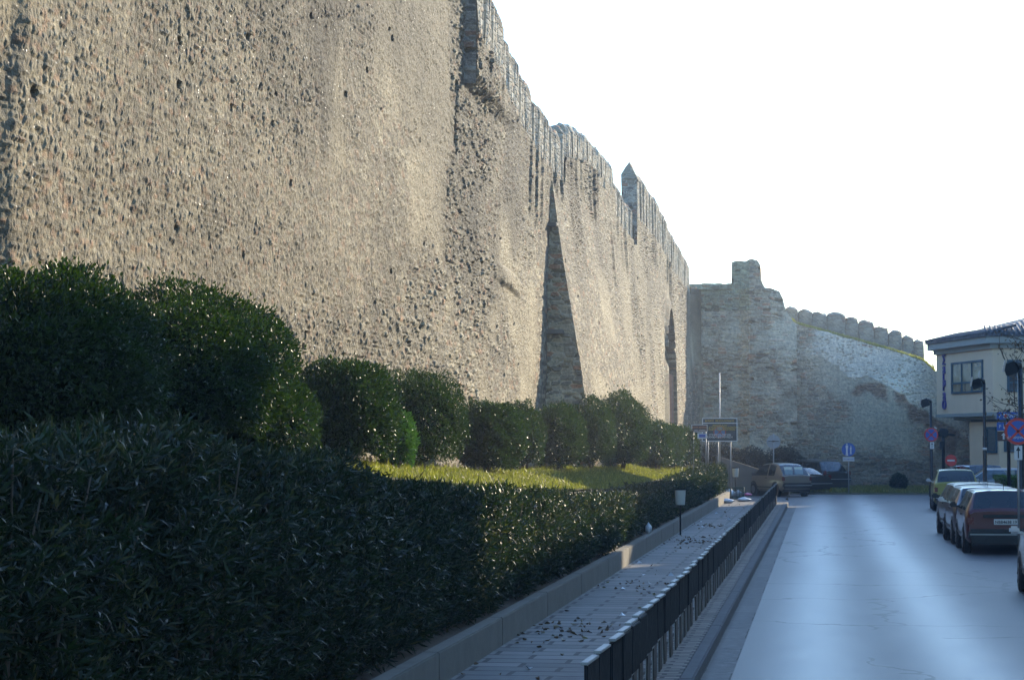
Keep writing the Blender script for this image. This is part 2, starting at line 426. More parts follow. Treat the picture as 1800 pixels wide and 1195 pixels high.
# planter bed and lawn terrace
LAWN_B = [(4, 2.5), (12, 2.42), (20, 2.27), (29, 2.1), (44, 1.76), (72, 1.66), (92, 1.6), (97, .5), (112, .35)]
LAWN_F = [(4, 2.45), (12, 2.35), (20, 2.2), (26, 1.95), (35, 1.64), (52, 1.3), (75, 1.25), (88, 1.3), (93, .5), (97, .2), (112, .15)]
def lawn_z(x, y):
    t = np.clip((-4.72 - np.asarray(x)) / 1.3, 0, 1)
    return interp(y, LAWN_F) * (1 - t) + interp(y, LAWN_B) * t
ys = np.arange(4, 113.5, .5); xs = np.linspace(-4.72, -7.6, 16)
YY, XX = np.meshgrid(ys, xs, indexing='ij')
ZZ = lawn_z(XX, YY) + .07 * (fbm(XX * 1.5, YY * 1.5, 5) - .5)
def gridq(nr, nc, base=0):
    i = np.arange(nr - 1)[:, None] * nc + np.arange(nc - 1)[None, :] + base
    return np.stack([i, i + 1, i + nc + 1, i + nc], -1).reshape(-1, 4)
me = npmesh('lawn', np.stack([XX, YY, ZZ], -1), gridq(*XX.shape)[:, ::-1], True)
tag(link('lawn', me, M['turf']), kind='structure')
V = []; Q = []
for y in np.arange(4, 90.1, 2.0):
    V += [(-3.6, y, .40), (-4.75, y, .5)]
for i in range(len(V) // 2 - 1): Q.append((2 * i, 2 * i + 2, 2 * i + 3, 2 * i + 1))
tag(link('planting_bed', npmesh('planting_bed', V, Q), M['soil']), kind='structure')
b = MB(); y = 4.0
while y < 88.4:
    L = min(4.2, 88.5 - y)
    b.box((-3.58, y + L / 2, .23), (.16, L - .025, .46), bev=.012)
    y += L
tag(b.build('planter_wall', M['concrete_old']), 'low grey concrete retaining wall along the pavement holding back the hedge bed', 'wall')
b = MB()
for y in np.arange(4, 91.9, 1.0):
    h = float(interp(y + .5, LAWN_F)) - .04
    b.box((-4.80, y + .5, h / 2), (.17, .985, h), bev=.02)
tag(b.build('terrace_wall', M['concrete_old'], jitter=.006), 'rough grey stone edging wall between the dark hedge and the grass', 'wall')

# ================================================================== masonry grids
PAL = np.array([(.20, .18, .155), (.27, .24, .20), (.33, .285, .22), (.24, .205, .16), (.30, .275, .235), (.37, .33, .27), (.17, .155, .14), (.29, .25, .20), (.33, .19, .13), (.42, .38, .31)])
def stone_colour(r1, gap, mortar=(.34, .305, .245), bricks=True):
    r = np.clip(r1, 0, .9999); c = PAL[(r * len(PAL)).astype(int)]
    if not bricks: c = np.where((r * len(PAL)).astype(int)[..., None] == 8, PAL[1], c)
    k = sstep(.08, .45, gap)[..., None]
    return np.array(mortar) * (1 - k) + c * k
def wall_grid(name, U, ztop, zbot, nv, fn, mats, parent=None, thick=1.2, back=(-1, 0)):
    """front face of a wall as relief: U along it, rows from zbot to ztop(U); fn gives xyz and albedo; closed at the top and back"""
    T = np.linspace(0, 1, nv); UU, TT = np.meshgrid(U, T, indexing='xy')
    zt_ = ztop(U)[None, :]; VV = np.minimum(zbot + TT * (zt_.max() - zbot), zt_)
    P, C = fn(UU, VV)
    bk = P[-1:] .copy(); bk[..., 0] += back[0] * thick; bk[..., 1] += back[1] * thick; bk[..., 2] -= .03
    bb = bk.copy(); bb[..., 2] = zbot
    P = np.concatenate([P, bk, bb], 0); C = np.concatenate([C, C[-1:], C[-1:]], 0)
    me = npmesh(name, P, gridq(P.shape[0], P.shape[1]), False); vcol(me, 'albedo', C)
    return link(name, me, mats, parent)

# ---- the long rampart beside the street -------------------------------------
def X_top(y): return interp(y, [(0, -7.0), (58, -6.88), (75, -6.75), (81, -6.6), (91, -6.4), (99, -6.32), (112, -6.36), (114, -5.9)])
def X_base(y):
    a = interp(y, [(0, -7.02), (30, -7.0), (58.1, -7.04)])
    b = interp(y, [(58.2, -5.96), (66, -5.95), (73, -6.1), (80, -6.3), (92, -6.28), (105, -6.15), (112, -5.95), (114, -5.82)])
    return np.where(y < 58.15, a, b)
BAT_TOP = [(58, 9.2), (70, 9.8), (92, 9.4), (112, 8.8)]
MT = [(43.9, 11.8), (48, 11.5), (52.7, 11.1), (55.3, 10.85), (60.9, 10.65), (61.2, 11.0), (66, 11.5), (75, 11.6), (75.4, 11.1), (78, 10.85), (80.9, 10.75), (81.1, 12.3), (84, 12.35), (91, 12.1), (99, 11.45), (112, 11.2)]
MH = [(45, 1.35), (61, 1.35), (61.2, .9), (75, .9), (75.4, 1.2), (81.0, 1.2), (81.1, 1.9), (112, 1.6)]
def merlon_top(y): return interp(y, MT)
def wall_top(y):
    z = merlon_top(y) - interp(y, MH)
    z = np.where(y < 43.9, 13.5, z)
    z = np.where(y > 112.05, 9.85 + .25 * vnoise(y * 5, y * 0, 3), z)
    return z
U = [9.0]
while U[-1] < 113.9: U.append(U[-1] + max(.022, U[-1] ** 2 / (7 * 2276) * .55))
U = np.array(U)
crit = []
for c in (43.9, 58.13, 81.05, 92.6, 96.9, 112.05): crit += [c - .03, c - .012, c + .012, c + .03]
for c in np.linspace(92.6, 96.9, 19): crit.append(c)
U = np.unique(np.concatenate([U, crit]))
AC, AW, AZ0, AZ1 = 94.75, 2.15, 5.2, 7.9       # the tall arch
def arch_in(y, z):
    s = np.clip(np.abs(y - AC) / AW, 0, 1)
    top = AZ0 + (AZ1 - AZ0) * np.sqrt(np.clip(1 - s ** 1.7, 0, 1))
    return (np.abs(y - AC) < AW) & (z < top), top
def rampart(y, z):
    t = sstep(0, 1, np.clip((z - 2.6) / (interp(y, BAT_TOP) - 2.6), 0, 1)) * .35 + .65 * np.clip((z - 3.0) / (interp(y, BAT_TOP) - 3.0), 0, 1)
    xb = X_base(y); xt = X_top(y)
    x = xb + (xt - xb) * t
    # large unevenness, raked by the low sun
    x = x + .07 * (fbm(y * .16, z * .24, 2, 3) - .5) + .055 * (fbm(y * .7, z * .6, 21, 3) - .5)
    g, r1, r2 = rubble(y, z, .15, .068, 40)
    g2, q1, q2 = rubble(y, z, .085, .040, 60)
    smooth = sstep(.55, .66, fbm(y * .22 + 3, z * .3, 31, 4))          # patches still covered with mortar
    smooth = np.maximum(smooth * .85, sstep(.9, .3, np.abs(y - 31.5 - vnoise(z * 2, z * 0, 2))) * sstep(8.8, 7.6, z) * sstep(5.8, 6.6, z))
    rough = sstep(.36, .56, fbm(y * .12, z * .35 + 8, 77, 3)) * (1 - .7 * smooth)
    hs = (.005 + .020 * r2 ** 2) * sstep(0, .8, g)
    x = x + hs * (.35 + .75 * rough) * (1 - .72 * smooth) + .012 * q2 * sstep(.1, .7, g2) + .035 * (fbm(y * 4.5, z * 6, 8, 4) - .5) * (1 - .4 * smooth)
    g3, s1, s2 = rubble(y, z, .30, .105, 90)
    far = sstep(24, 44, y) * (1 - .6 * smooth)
    x = x + far * (.040 * s2 ** 2 * sstep(.05, .5, g3) * (.4 + .9 * rough))
    # putlog holes and lost stones
    hole = (r1 > .9975) & (g > .2); x = x - .07 * hole
    # old seams
    for sy, z0, z1, w, d in ((43.1, 7.9, 9.3, .10, .14), (18.9, 2, 9, .22, .09)):
        wob = sy + .5 * (vnoise(z * .8, z * 0 + sy, 5) - .5)
        x = x - d * sstep(w * 2, w * .6, np.abs(y - wob)) * ((z > z0) & (z < z1))
    # ledge of broken masonry and the block it carries
    x = x + .09 * sstep(.9, .4, np.abs(y - 50.6) / 2.6) * sstep(.25, .12, np.abs(z - (5.95 - .05 * (y - 50.6)) - .1 * vnoise(y * 2, z * 0, 4)))
    x = x + 0
    x = x - .05 * ((y > 69.5) & (y < 73.8) & (z > 7.4) & (z < 9.6)) * sstep(9.6, 9.0, z)
    dedge = np.hypot(np.maximum(np.abs(y - AC) - AW, 0), np.maximum(z - arch_in(np.clip(y, AC - AW + .05, AC + AW - .05), z)[1], 0))
    nr = sstep(1.5, .4, dedge); x = x * (1 - nr) + (xb + (xt - xb) * t + .05) * nr
    # parapet stands forward
    x = x + np.where(y > 43.9, .26 * sstep(53, 45, y) * sstep(9.3, 9.6, z), 0)
    x = x + np.where((y > 43.9) & (y < 112), .10 * (vnoise(y * .83 + .3, y * 0, 66) - .1) * (np.sin(y * 2 * math.pi / 1.2 + 1.5 * vnoise(y * .5, y * 0, 67)) > .1) * sstep(0, .5, z - (merlon_top(y) - 1.6 - 1.9 * vnoise(np.floor(y / 1.2) * 1.7, y * 0, 68))), 0)
    ins, top = arch_in(y, z)
    dtop = np.where(np.abs(y - AC) < AW + .8, np.hypot(np.maximum(np.abs(y - AC) - AW, 0) * 1, np.maximum(z - top, 0)), 9)
    x = x + .14 * sstep(.7, .1, dtop)
    x = np.where(ins, -6.95, x)
    # ---- albedo
    c = stone_colour(r1, g); cs = stone_colour(q1, g2, (.30, .27, .22))
    c = (c * .6 + cs * .4) * (.62 + .38 * sstep(.0, .35, g) * (.6 + .4 * sstep(0, .3, g2)))[..., None] * (.7 + .6 * fbm(y * 4, z * 7, 15, 3))[..., None]
    pl = np.array([(.40, .35, .27)]) * (.8 + .4 * fbm(y * 2, z * 3, 6, 3))[..., None]
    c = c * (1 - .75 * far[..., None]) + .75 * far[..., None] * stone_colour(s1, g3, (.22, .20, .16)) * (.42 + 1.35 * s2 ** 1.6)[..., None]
    c = c * (1 - smooth[..., None] * .8) + pl * smooth[..., None] * .8
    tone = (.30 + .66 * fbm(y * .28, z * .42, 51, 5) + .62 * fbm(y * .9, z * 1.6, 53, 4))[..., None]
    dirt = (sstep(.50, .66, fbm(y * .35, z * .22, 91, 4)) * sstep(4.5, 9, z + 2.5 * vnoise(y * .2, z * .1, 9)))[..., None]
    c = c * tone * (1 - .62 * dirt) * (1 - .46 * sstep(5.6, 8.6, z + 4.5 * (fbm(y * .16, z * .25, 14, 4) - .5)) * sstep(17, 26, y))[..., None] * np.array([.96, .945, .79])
    c = np.where(ins[..., None], np.array([.20, .12, .08]), c)
    c = np.where((hole)[..., None], c * .4, c)
    return np.stack([x, y, z], -1), c
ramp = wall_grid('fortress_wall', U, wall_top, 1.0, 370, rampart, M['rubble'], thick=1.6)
tag(ramp, 'towering sunlit rubble stone fortress wall running the length of the street, battlements on top', 'fortress wall')

# shaded end faces of the projecting masonry
def face_grid(name, y0, x0f, x1f, z0, z1, nu, nv, parent, seed, mats, dep=.05, brickband=True, tint=(1, 1, 1)):
    S = np.linspace(0, 1, nu); T = np.linspace(z0, z1, nv); SS, TT = np.meshgrid(S, T)
    XX = x0f(TT) + SS * (x1f(TT) - x0f(TT))
    g, r1, r2 = rubble(XX, TT, .30, .12, seed); g2, q1, q2 = rubble(XX, TT, .12, .05, seed + 9)
    YY = y0 - dep * (r2 ** 1.5) * sstep(0, .5, g) - .015 * q2 - .05 * (fbm(XX * 2, TT * 2, seed + 4) - .5)
    hole = (r1 > .95) & (g > .15); YY = YY + .09 * hole
    c = stone_colour(r1, g, (.40, .36, .30)) * (.75 + .5 * fbm(XX, TT * 1.3, seed + 2, 3))[..., None] * np.array(tint)
    c = np.where(hole[..., None], c * .45, c)
    me = npmesh(name, np.stack([XX, YY, TT], -1), gridq(nv, nu), False); vcol(me, 'albedo', c)
    o = link(name, me, mats, parent)
    return o
def xb57(z): return X_base(np.array(58.2)) + (X_top(58.2) - X_base(np.array(58.2))) * (sstep(0, 1, np.clip((z - 2.6) / 6.7, 0, 1)) * .35 + .65 * np.clip((z - 3.0) / 6.3, 0, 1)) + .03
o = face_grid('buttress_face', 58.08, lambda z: -7.45 + 0 * z, xb57, 1.2, 9.1, 90, 300, ramp, 140, M['rubble'], tint=(1.75, 1.6, 1.3))
tag(o, 'shaded end of the sloping buttress')
b = MB(); b.box((-6.85, 57.9, 7.95), (.35, .5, .09), rx=.05, bev=.02); b.box((-6.78, 57.95, 5.2), (.5, .3, .12), bev=.02); b.build('ledge', M['concrete_old'], ramp)
face_grid('parapet_end', 43.84, lambda z: -7.25 + 0 * z, lambda z: -6.66 + .0 * z, 9.4, 12.0, 40, 120, ramp, 150, M['rubble'], .04)
b = MB(); poly = [(-7.2, 1.5), (-6.20, 1.5), (-6.22, 5.2)] + [(-7.2, 5.6)]
b.prism(poly, .12, Matrix.Translation((0, 96.86, 0))); o = b.build('arch_jamb', M['jamb_brick'], ramp)
# merlons: each one a part of the wall
def merlon_me(L, T, H, cap, seed):
    rnd = random.Random(seed); bm = bmesh.new()
    prof = [(-T / 2, -.25), (T / 2, -.25), (T / 2, H - cap), (T * .28, H - cap * .25), (0, H), (-T * .28, H - cap * .25), (-T / 2, H - cap)] if cap < .3 else \
           [(-T / 2, -.25), (T / 2, -.25), (T / 2, H - cap), (0, H), (-T / 2, H - cap)]
    n = 6; rings = []
    for i in range(n + 1):
        y = -L / 2 + L * i / n; e = .05 if i in (0, n) else 0
        rings.append([bm.verts.new((x * (1 - e) + rnd.uniform(-.03, .03), y + rnd.uniform(-.02, .02), z - (e if z > 0 else 0) + rnd.uniform(-.035, .035))) for x, z in prof])
    k = len(prof)
    for a, c in zip(rings, rings[1:]):
        for j in range(k): bm.faces.new((a[j], a[(j + 1) % k], c[(j + 1) % k], c[j]))
    bm.faces.new(rings[0][::-1]); bm.faces.new(rings[-1])
    bmesh.ops.subdivide_edges(bm, edges=list(bm.edges), cuts=1, use_grid_fill=True)
    for v in bm.verts: v.co += Vector([rnd.uniform(-.018, .018) for _ in range(3)])
    bmesh.ops.recalc_face_normals(bm, faces=bm.faces)
    me = bpy.data.meshes.new('merlon'); bm.to_mesh(me); bm.free(); me.materials.append(M['merlon_stone']); return me
ML = [merlon_me(.86, .46, 1.35, .22, s) for s in range(5)]; MG = [merlon_me(.95, .46, 1.7, .34, 20 + s) for s in range(4)]; MS = [merlon_me(1.05, .46, .95, .25, 40 + s) for s in range(3)]
y = 44.45; i = 0
while y < 111.6:
    if 80.7 < y < 81.6: y = 81.65
    ms = MS if 61.2 < y < 75.3 else (MG if y > 81 else ML)
    o = bpy.data.objects.new('merlon', ms[i % len(ms)]); COL.objects.link(o); o.parent = ramp
    H = {id(ML): 1.35, id(MG): 1.7, id(MS): .95}[id(ms)]
    o.location = (float(X_top(y)) + (-.25 if y < 81 else -.24) + .26 * float(sstep(53, 45, np.array(y))), y, float(merlon_top(y)) - H + random.uniform(-.06, .06))
    o.scale = (1, random.uniform(.92, 1.08), random.uniform(.97, 1.04)); y += 1.2 + random.uniform(-.05, .05) + (.1 if ms is MS else 0); i += 1
# tall gabled end of the higher parapet
o = face_grid('parapet_end', 81.0, lambda z: float(X_top(81.0)) - .42 + 0 * z, lambda z: float(X_top(81.0)) + .12 + 0 * z, 9.4, 11.8, 30, 90, ramp, 160, M['rubble_far'], .03)
b = MB(); xt = float(X_top(81.0)); b.prism([(xt - .44, 11.75), (xt + .14, 11.75), (xt - .15, 12.4)], .9, Matrix.Translation((0, 80.95, 0))); b.build('gable_cap', M['merlon_stone'], ramp, jitter=.02)
# the stump of a turret rising behind the parapet
bm = bmesh.new(); bmesh.ops.create_uvsphere(bm, u_segments=36, v_segments=20, radius=1)
for v in bm.verts:
    n = v.co.copy(); z = n.z
    rr = 1.0 if z < .2 else math.sqrt(max(0, 1 - ((z - .2) / .8) ** 4))
    xy = Vector((n.x, n.y)).normalized() if abs(z) < .999 else Vector((0, 0))
    w = 1 + .06 * (float(vnoise(n.x * 3 + 5, n.y * 3 + z * 4, 3)) - .5)
    v.co = Vector((-8.15 + xy.x * rr * 1.15 * w, 68.2 + xy.y * rr * 6.6 * w, 8.9 + (z + .3) * 1.85 + .3 * (float(vnoise(n.x * 2, n.y * 5, 8)) - .5) - (.5 * max(0, -n.y - .6))))
me = bpy.data.meshes.new('turret_stump'); bm.to_mesh(me); bm.free(); link('turret_stump', me, M['merlon_stone'], ramp)

# ---- the shaded tower closing the street -------------------------------------
TY = 114.0
def prof(pts, Y): 
    a = [at(p[0], p[1], Y=Y) for p in pts]; return np.array([v.x for v in a]), np.array([v.z for v in a])
tu, tz = prof([(1195, 499), (1285.6, 499), (1286.4, 462), (1300, 458), (1312, 459), (1322, 455), (1331, 457), (1336, 465), (1337.5, 492), (1344, 505), (1360, 508), (1370, 511), (1376, 524), (1381, 545), (1392, 560), (1400, 575)], TY)
def dedupe(a): return np.unique(np.round(a, 4))
U2 = dedupe(np.concatenate([np.arange(tu[0], tu[-1], .032), tu]))
qx = at(1318, 600, Y=TY).x
def tower(u, z):
    g, r1, r2 = rubble(u, z, .36, .15, 300); g2, q1, q2 = rubble(u, z, .15, .06, 320)
    low = sstep(1.5, .2, z)
    plas = sstep(.50, .60, fbm(u * .7, z * .8, 303, 4)) * (z < 8.9)
    y = TY - .075 * r2 ** 1.5 * sstep(0, .6, g) * (1 - .6 * plas) - .02 * q2 - .16 * (fbm(u * .6, z * .5, 305, 3) - .5)
    y = y + np.where(u > qx, (u - qx) * .30, 0) - .05 * (u < qx) - .18 * low
    corn = (z > 9.95) & (z < 10.2) & (u < at(1287, 500, Y=TY).x); y = y - .12 * corn
    hole = (r1 > .965) & (g > .2) & (plas < .5); y = y + .10 * hole
    c = stone_colour(r1, g, (.36, .34, .30)) * .75 + stone_colour(q1, g2, (.34, .32, .28)) * .25
    c = c * (1 - .55 * plas[..., None]) + np.array([.42, .41, .37]) * .55 * plas[..., None]
    quo = (np.abs(u - qx + .25 + .22 * (_h(np.floor(z / .17), z * 0, 5) - .5)) < .25 + .1 * r1) & (z < 10) & (g > .1)
    c = np.where(quo[..., None], c * np.array([1.02, .88, .74]) + .02, c)
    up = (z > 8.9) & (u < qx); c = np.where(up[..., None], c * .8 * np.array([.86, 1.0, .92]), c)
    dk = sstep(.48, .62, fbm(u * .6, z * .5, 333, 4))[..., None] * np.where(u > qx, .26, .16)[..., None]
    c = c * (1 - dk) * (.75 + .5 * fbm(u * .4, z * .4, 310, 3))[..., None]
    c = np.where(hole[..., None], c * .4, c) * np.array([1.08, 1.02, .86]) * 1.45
    return np.stack([u, y, z], -1), c
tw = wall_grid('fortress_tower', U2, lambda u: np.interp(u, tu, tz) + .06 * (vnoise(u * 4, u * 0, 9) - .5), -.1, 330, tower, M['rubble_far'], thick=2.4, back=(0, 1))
tag(tw, 'grey shaded stone tower with a stub turret on top, closing the street', 'tower')

# ---- the battlemented curtain wall going right --------------------------------
CY0, CY1 = 115.2, 118.5
cu, cz = prof([(1370, 555), (1385, 560), (1400, 570), (1440, 581), (1500, 596), (1560, 612), (1625, 632), (1645, 650), (1700, 668), (1760, 700)], 116)
U3 = dedupe(np.concatenate([np.arange(cu[0], cu[-1], .034), cu]))
def c_y(u): return np.interp(u, [cu[0], cu[-1]], [CY0, CY1])
def curtain(u, z):
    top = np.interp(u, cu, cz); d = top - z
    g, r1, r2 = rubble(u, z, .34, .15, 400); g2, q1, q2 = rubble(u, z, .13, .07, 420)
    n = fbm(u * .9, z * .9, 401, 4)
    edge = 1.55 + .055 * (u + 2) * 1.6 + 1.1 * (fbm(u * .6, z * 0, 402, 3) - .5) + .8 * (n - .5)
    white = sstep(edge + .12, edge - .12, d)
    white = white * (1 - ((q1 > .80) & (g2 > .25) & (n > .42)))
    white = white * sstep(-1.1, .1, u + .5 * (n - .5) * 4)
    brown = sstep(edge - .1, edge + .1, d) * sstep(edge + 1.25 + 1.2 * (n - .5), edge + .7, d) * sstep(.44, .52, fbm(u * .5, z * .3, 409, 3))
    grey = sstep(-1.3, 1.0, u + 1.5 * (n - .5)) * sstep(.38, .50, fbm(u * .33, z * .5, 403, 4)) * (1 - brown) * (1 - white) * sstep(1.2, 2.6, z + 1.5 * (n - .5))
    y = c_y(u) - .07 * r2 * sstep(0, .6, g) * (1 - .75 * np.maximum(grey, white)) - .022 * q2 * (1 - .5 * grey) - .22 * (fbm(u * .35, z * .35, 405, 3) - .5)
    y = y - .035 * white + .05 * brown - .25 * sstep(1.2, 0, z)
    c = stone_colour(r1, g, (.33, .31, .27)) * .65 + .35 * stone_colour(q1, g2, (.3, .28, .25))
    st = .8 + .4 * fbm(u * 2.4, z * .35, 407, 3)
    c = c * (1 - .75 * grey[..., None]) + (np.array([.37, .365, .32]) * st[..., None]) * .75 * grey[..., None]
    c = c * (1 - brown[..., None] * .8) + np.array([.17, .115, .085]) * (.7 + .6 * q1)[..., None] * .8 * brown[..., None]
    c = c * (1 - white[..., None]) + np.array([.52, .52, .50]) * (.75 + .4 * n)[..., None] * white[..., None]
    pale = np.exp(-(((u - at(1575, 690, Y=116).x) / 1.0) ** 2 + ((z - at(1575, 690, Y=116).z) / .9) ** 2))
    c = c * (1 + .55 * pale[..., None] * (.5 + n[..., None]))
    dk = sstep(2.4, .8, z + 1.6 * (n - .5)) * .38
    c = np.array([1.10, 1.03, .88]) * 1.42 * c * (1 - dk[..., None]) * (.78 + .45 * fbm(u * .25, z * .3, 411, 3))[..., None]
    return np.stack([u, y, z], -1), c
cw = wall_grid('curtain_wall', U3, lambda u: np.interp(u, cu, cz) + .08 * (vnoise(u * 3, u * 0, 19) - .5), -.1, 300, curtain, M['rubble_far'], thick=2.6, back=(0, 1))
tag(cw, 'shaded curtain wall with a whitewashed upper band and rounded merlons, stepping down to the right', 'fortress wall')
tops = [(1381, 1402, 540, 563), (1404, 1427, 543, 571), (1429, 1452, 548, 577), (1454, 1485, 550, 585), (1487, 1507, 557, 592), (1510, 1535, 563, 600), (1537, 1560, 573, 606), (1562, 1585, 581, 613), (1587, 1605, 590, 620), (1607, 1623, 597, 626)]
for k, (a, c, tp_, bt) in enumerate(tops):
    Ym = CY0 + 1.9 + k * .25; p = at(a, tp_, Y=Ym); q = at(c, tp_, Y=Ym); zb = at(a, bt + 8, Y=Ym).z
    W = (q.x - p.x) * 1.10; H = p.z - zb; rnd = random.Random(k)
    pr = [(-W / 2, -.3), (W / 2, -.3), (W / 2, H - .28 - .12 * rnd.random()), (W * .45, H - .14), (W * .2, H - .08 * rnd.random()), (-W * .15, H), (-W * .43, H - .07 - .05 * rnd.random()), (-W / 2, H - .20 - .08 * rnd.random())]
    bm = bmesh.new(); rings = []
    for i in range(5):
        yy = -.45 + .9 * i / 4; e = .07 if i in (0, 4) else 0
        rings.append([bm.verts.new((x * (1 - e) + rnd.uniform(-.03, .03), yy, z - (e if z > 0 else 0) + rnd.uniform(-.05, .05))) for x, z in pr])
    kk = len(pr)
    for r0, r1_ in zip(rings, rings[1:]):
        for j in range(kk): bm.faces.new((r0[j], r0[(j + 1) % kk], r1_[(j + 1) % kk], r1_[j]))
    bm.faces.new(rings[0][::-1]); bm.faces.new(rings[-1]); bmesh.ops.recalc_face_normals(bm, faces=bm.faces)
    me = bpy.data.meshes.new('merlon'); bm.to_mesh(me); bm.free()
    link('merlon', me, M['merlon_stone'], cw, ((p.x + q.x) / 2, Ym, zb))

# ================================================================== blocks of flats beyond the right edge (unseen, added to shade the street)
def shade_flats(y0, y1, h, x0, label):
    r = empty('shade_block', (x0, y0, 0)); tag(r, label, 'building', 'added unseen blocks shading the street')
    D = 12
    MB().box((D / 2, (y1 - y0) / 2, h / 2), (D, y1 - y0, h)).build('walls', M['cream_wall'], r)
    MB().box((D / 2, (y1 - y0) / 2, h + .1), (D + .5, y1 - y0 + .04, .2)).build('roof', M['cornice_paint'], r)
    fr = MB(); fl = int(h / 3.1); n = int((y1 - y0) / 3.6)
    for f in range(fl):
        for k in range(n):
            yy = (k + .5) * (y1 - y0) / n; zz = 1.7 + f * 3.1
            w = MB().box((-.02, yy, zz), (.06, 1.3, 1.5)).build('window', M['window_glass'], r) if f * n + k < 60 else None
    return r
shade_flats(-14, 53.8, 14.8, 11.2, 'unseen tall cream block, added to shade the near part of the street')
shade_flats(54, 69.2, 11.2, 11.2, 'unseen lower block, added and kept low to let sunlight over its roof')
shade_flats(69.4, 72.2, 9.9, 11.2, 'unseen narrow low block, added to let a patch of sun onto the pavement')
shade_flats(72.4, 80, 11.2, 11.2, 'unseen plain block, added to shade the street before its bend')
shade_flats(80.2, 95.8, 13.6, 11.2, 'unseen taller block, added to shade the street towards its far end')
shade_flats(96, 108, 11.6, 11.6, 'unseen block at the very end of the street, added for its shade')
# ================================================================== vegetation
def leaf_mesh(name, P, D, L, W, lift=.25, rng=RNG):
    """one folded kite per leaf: base P, direction D, length L, width W"""
    n = len(P); D = D / np.linalg.norm(D, axis=1, keepdims=True)
    a = rng.normal(size=(n, 3)); S = np.cross(D, a); S /= np.linalg.norm(S, axis=1, keepdims=True) + 1e-9
    N = np.cross(S, D)
    L = (np.ones(n) * L * rng.uniform(.7, 1.25, n))[:, None]; W = (np.ones(n) * W * rng.uniform(.8, 1.2, n))[:, None]
    m = P + D * L * .5 + N * W * lift
    V = np.stack([P, m + S * W * .5, P + D * L - N * L * .12, m - S * W * .5], 1).reshape(-1, 3)
    return npmesh(name, V, np.arange(4 * n).reshape(-1, 4))
def bush_part(parent, c, r, n, L, W, mat, seed, sq=2.6, zc=0, core=True, name='foliage', flat=0):
    """clipped dome of leaves, centre c (base at z=0 of parent), radii r, super-ellipsoid exponent sq"""
    rng = np.random.default_rng(seed)
    d = rng.normal(size=(n * 2, 3)); d /= np.linalg.norm(d, axis=1, keepdims=True)
    d = d[d[:, 2] > -.75][:n]
    k = (np.abs(d) ** sq).sum(1) ** (-1 / sq)
    sh = 1 + .30 * (fbm(d[:, 0] * 3.2 + seed, d[:, 1] * 3.2 + d[:, 2] * 3.5, seed, 4) - .5) * 2
    dep = 1 - .30 * rng.random(len(d)) ** 2.2
    dep += .13 * (rng.random(len(d)) > .90) * rng.random(len(d))
    P = d * (k * sh * dep)[:, None] * np.array(r) + np.array(c)
    D = d + rng.normal(size=d.shape) * .75 + np.array([0, 0, .35])
    me = leaf_mesh(name, P, D, L, W, rng=rng)
    o = link(name, me, M[mat], parent)
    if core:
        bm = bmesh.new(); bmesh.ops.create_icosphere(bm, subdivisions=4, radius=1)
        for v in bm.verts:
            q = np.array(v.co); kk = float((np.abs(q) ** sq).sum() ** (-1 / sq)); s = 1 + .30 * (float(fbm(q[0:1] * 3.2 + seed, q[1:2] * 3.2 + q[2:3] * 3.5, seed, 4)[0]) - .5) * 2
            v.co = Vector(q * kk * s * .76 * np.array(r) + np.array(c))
        me = bpy.data.meshes.new('dark_core'); bm.to_mesh(me); bm.free(); link('dark_core', me, M['inner_dark'], parent)  # solid dark core added to block light, standing for shade inside the leaves
    return o
def bush(x, y, rx, ry, ztop, label, mat='bush_leaf', leaf=.055, n=9000, seed=1, group='clipped bushes below the fortress wall', zb=None, name='clipped_bush', sq=2.5, stems=True):
    z0 = float(lawn_z(x, y)) if zb is None else zb
    r = empty(name, (x, y, z0)); tag(r, label, 'bush', group)
    h = ztop - z0; cz = h * .50
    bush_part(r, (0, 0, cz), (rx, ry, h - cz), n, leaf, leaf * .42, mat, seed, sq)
    if stems:
        b = MB(); rr = random.Random(seed)
        for _ in range(4):
            a = rr.uniform(0, 6.28); b.tube([(rr.uniform(-.08, .08), rr.uniform(-.1, .1), -.05), (math.cos(a) * rx * .3, math.sin(a) * ry * .3, h * .3), (math.cos(a) * rx * .5, math.sin(a) * ry * .5, h * .6)], [.03, .022, .012], 6)
        b.build('stem', M['bark'], r)
    return r
def by_px(px, X): 
    p = at(px, 775, X=X); return p.y
def top_at(py, y): return EYE + (775 - py) / F * y * 1.01
Y = by_px(95, -5.7); bush(-5.65, 16.0, .70, 1.75, 3.62, 'huge dark round bush at the left edge below the wall', seed=3, n=30000, leaf=.05)
Y = by_px(330, -5.75); bush(-5.9, 21.4, .62, 2.5, 3.80, 'long dark clipped bush with reddish twigs, second from the left', seed=4, n=36000, leaf=.05)
Y = by_px(488, -5.65); bush(-5.75, Y, .46, 1.1, 3.05, 'small glossy sunlit bush tucked beside the long dark one', seed=5, n=10000, leaf=.05)
Y = by_px(612, -5.9); bush(-5.95, Y, .62, 1.35, 3.36, 'broad dark green bush with a leafy top, standing alone right of the small glossy one', seed=6, n=22000, leaf=.055)
Y = by_px(713, -5.6); bush(-5.72, Y, .24, .5, 2.78, 'bright green feathery shrub beside the broad dark bush', 'bright_leaf', seed=7, n=5000, leaf=.05, sq=2.0)
Y = by_px(742, -6.0); bush(-6.05, Y, .60, 1.6, 3.42, 'tall evenly clipped bush with fine leaves, between the bright shrub and the glossy bush', seed=8, n=24000, leaf=.04)
Y = by_px(865, -5.95); bush(-5.98, Y, .56, 1.7, 3.05, 'wide glossy bush glittering with sunlit leaves at its right side', seed=9, n=22000, leaf=.06)
Y = by_px(925, -6.25); bush(-6.3, Y, .42, 1.5, 3.2, 'loose sprouting bush just behind the glittering one', 'bush_leaf', seed=10, n=9000, leaf=.06, sq=2.0)
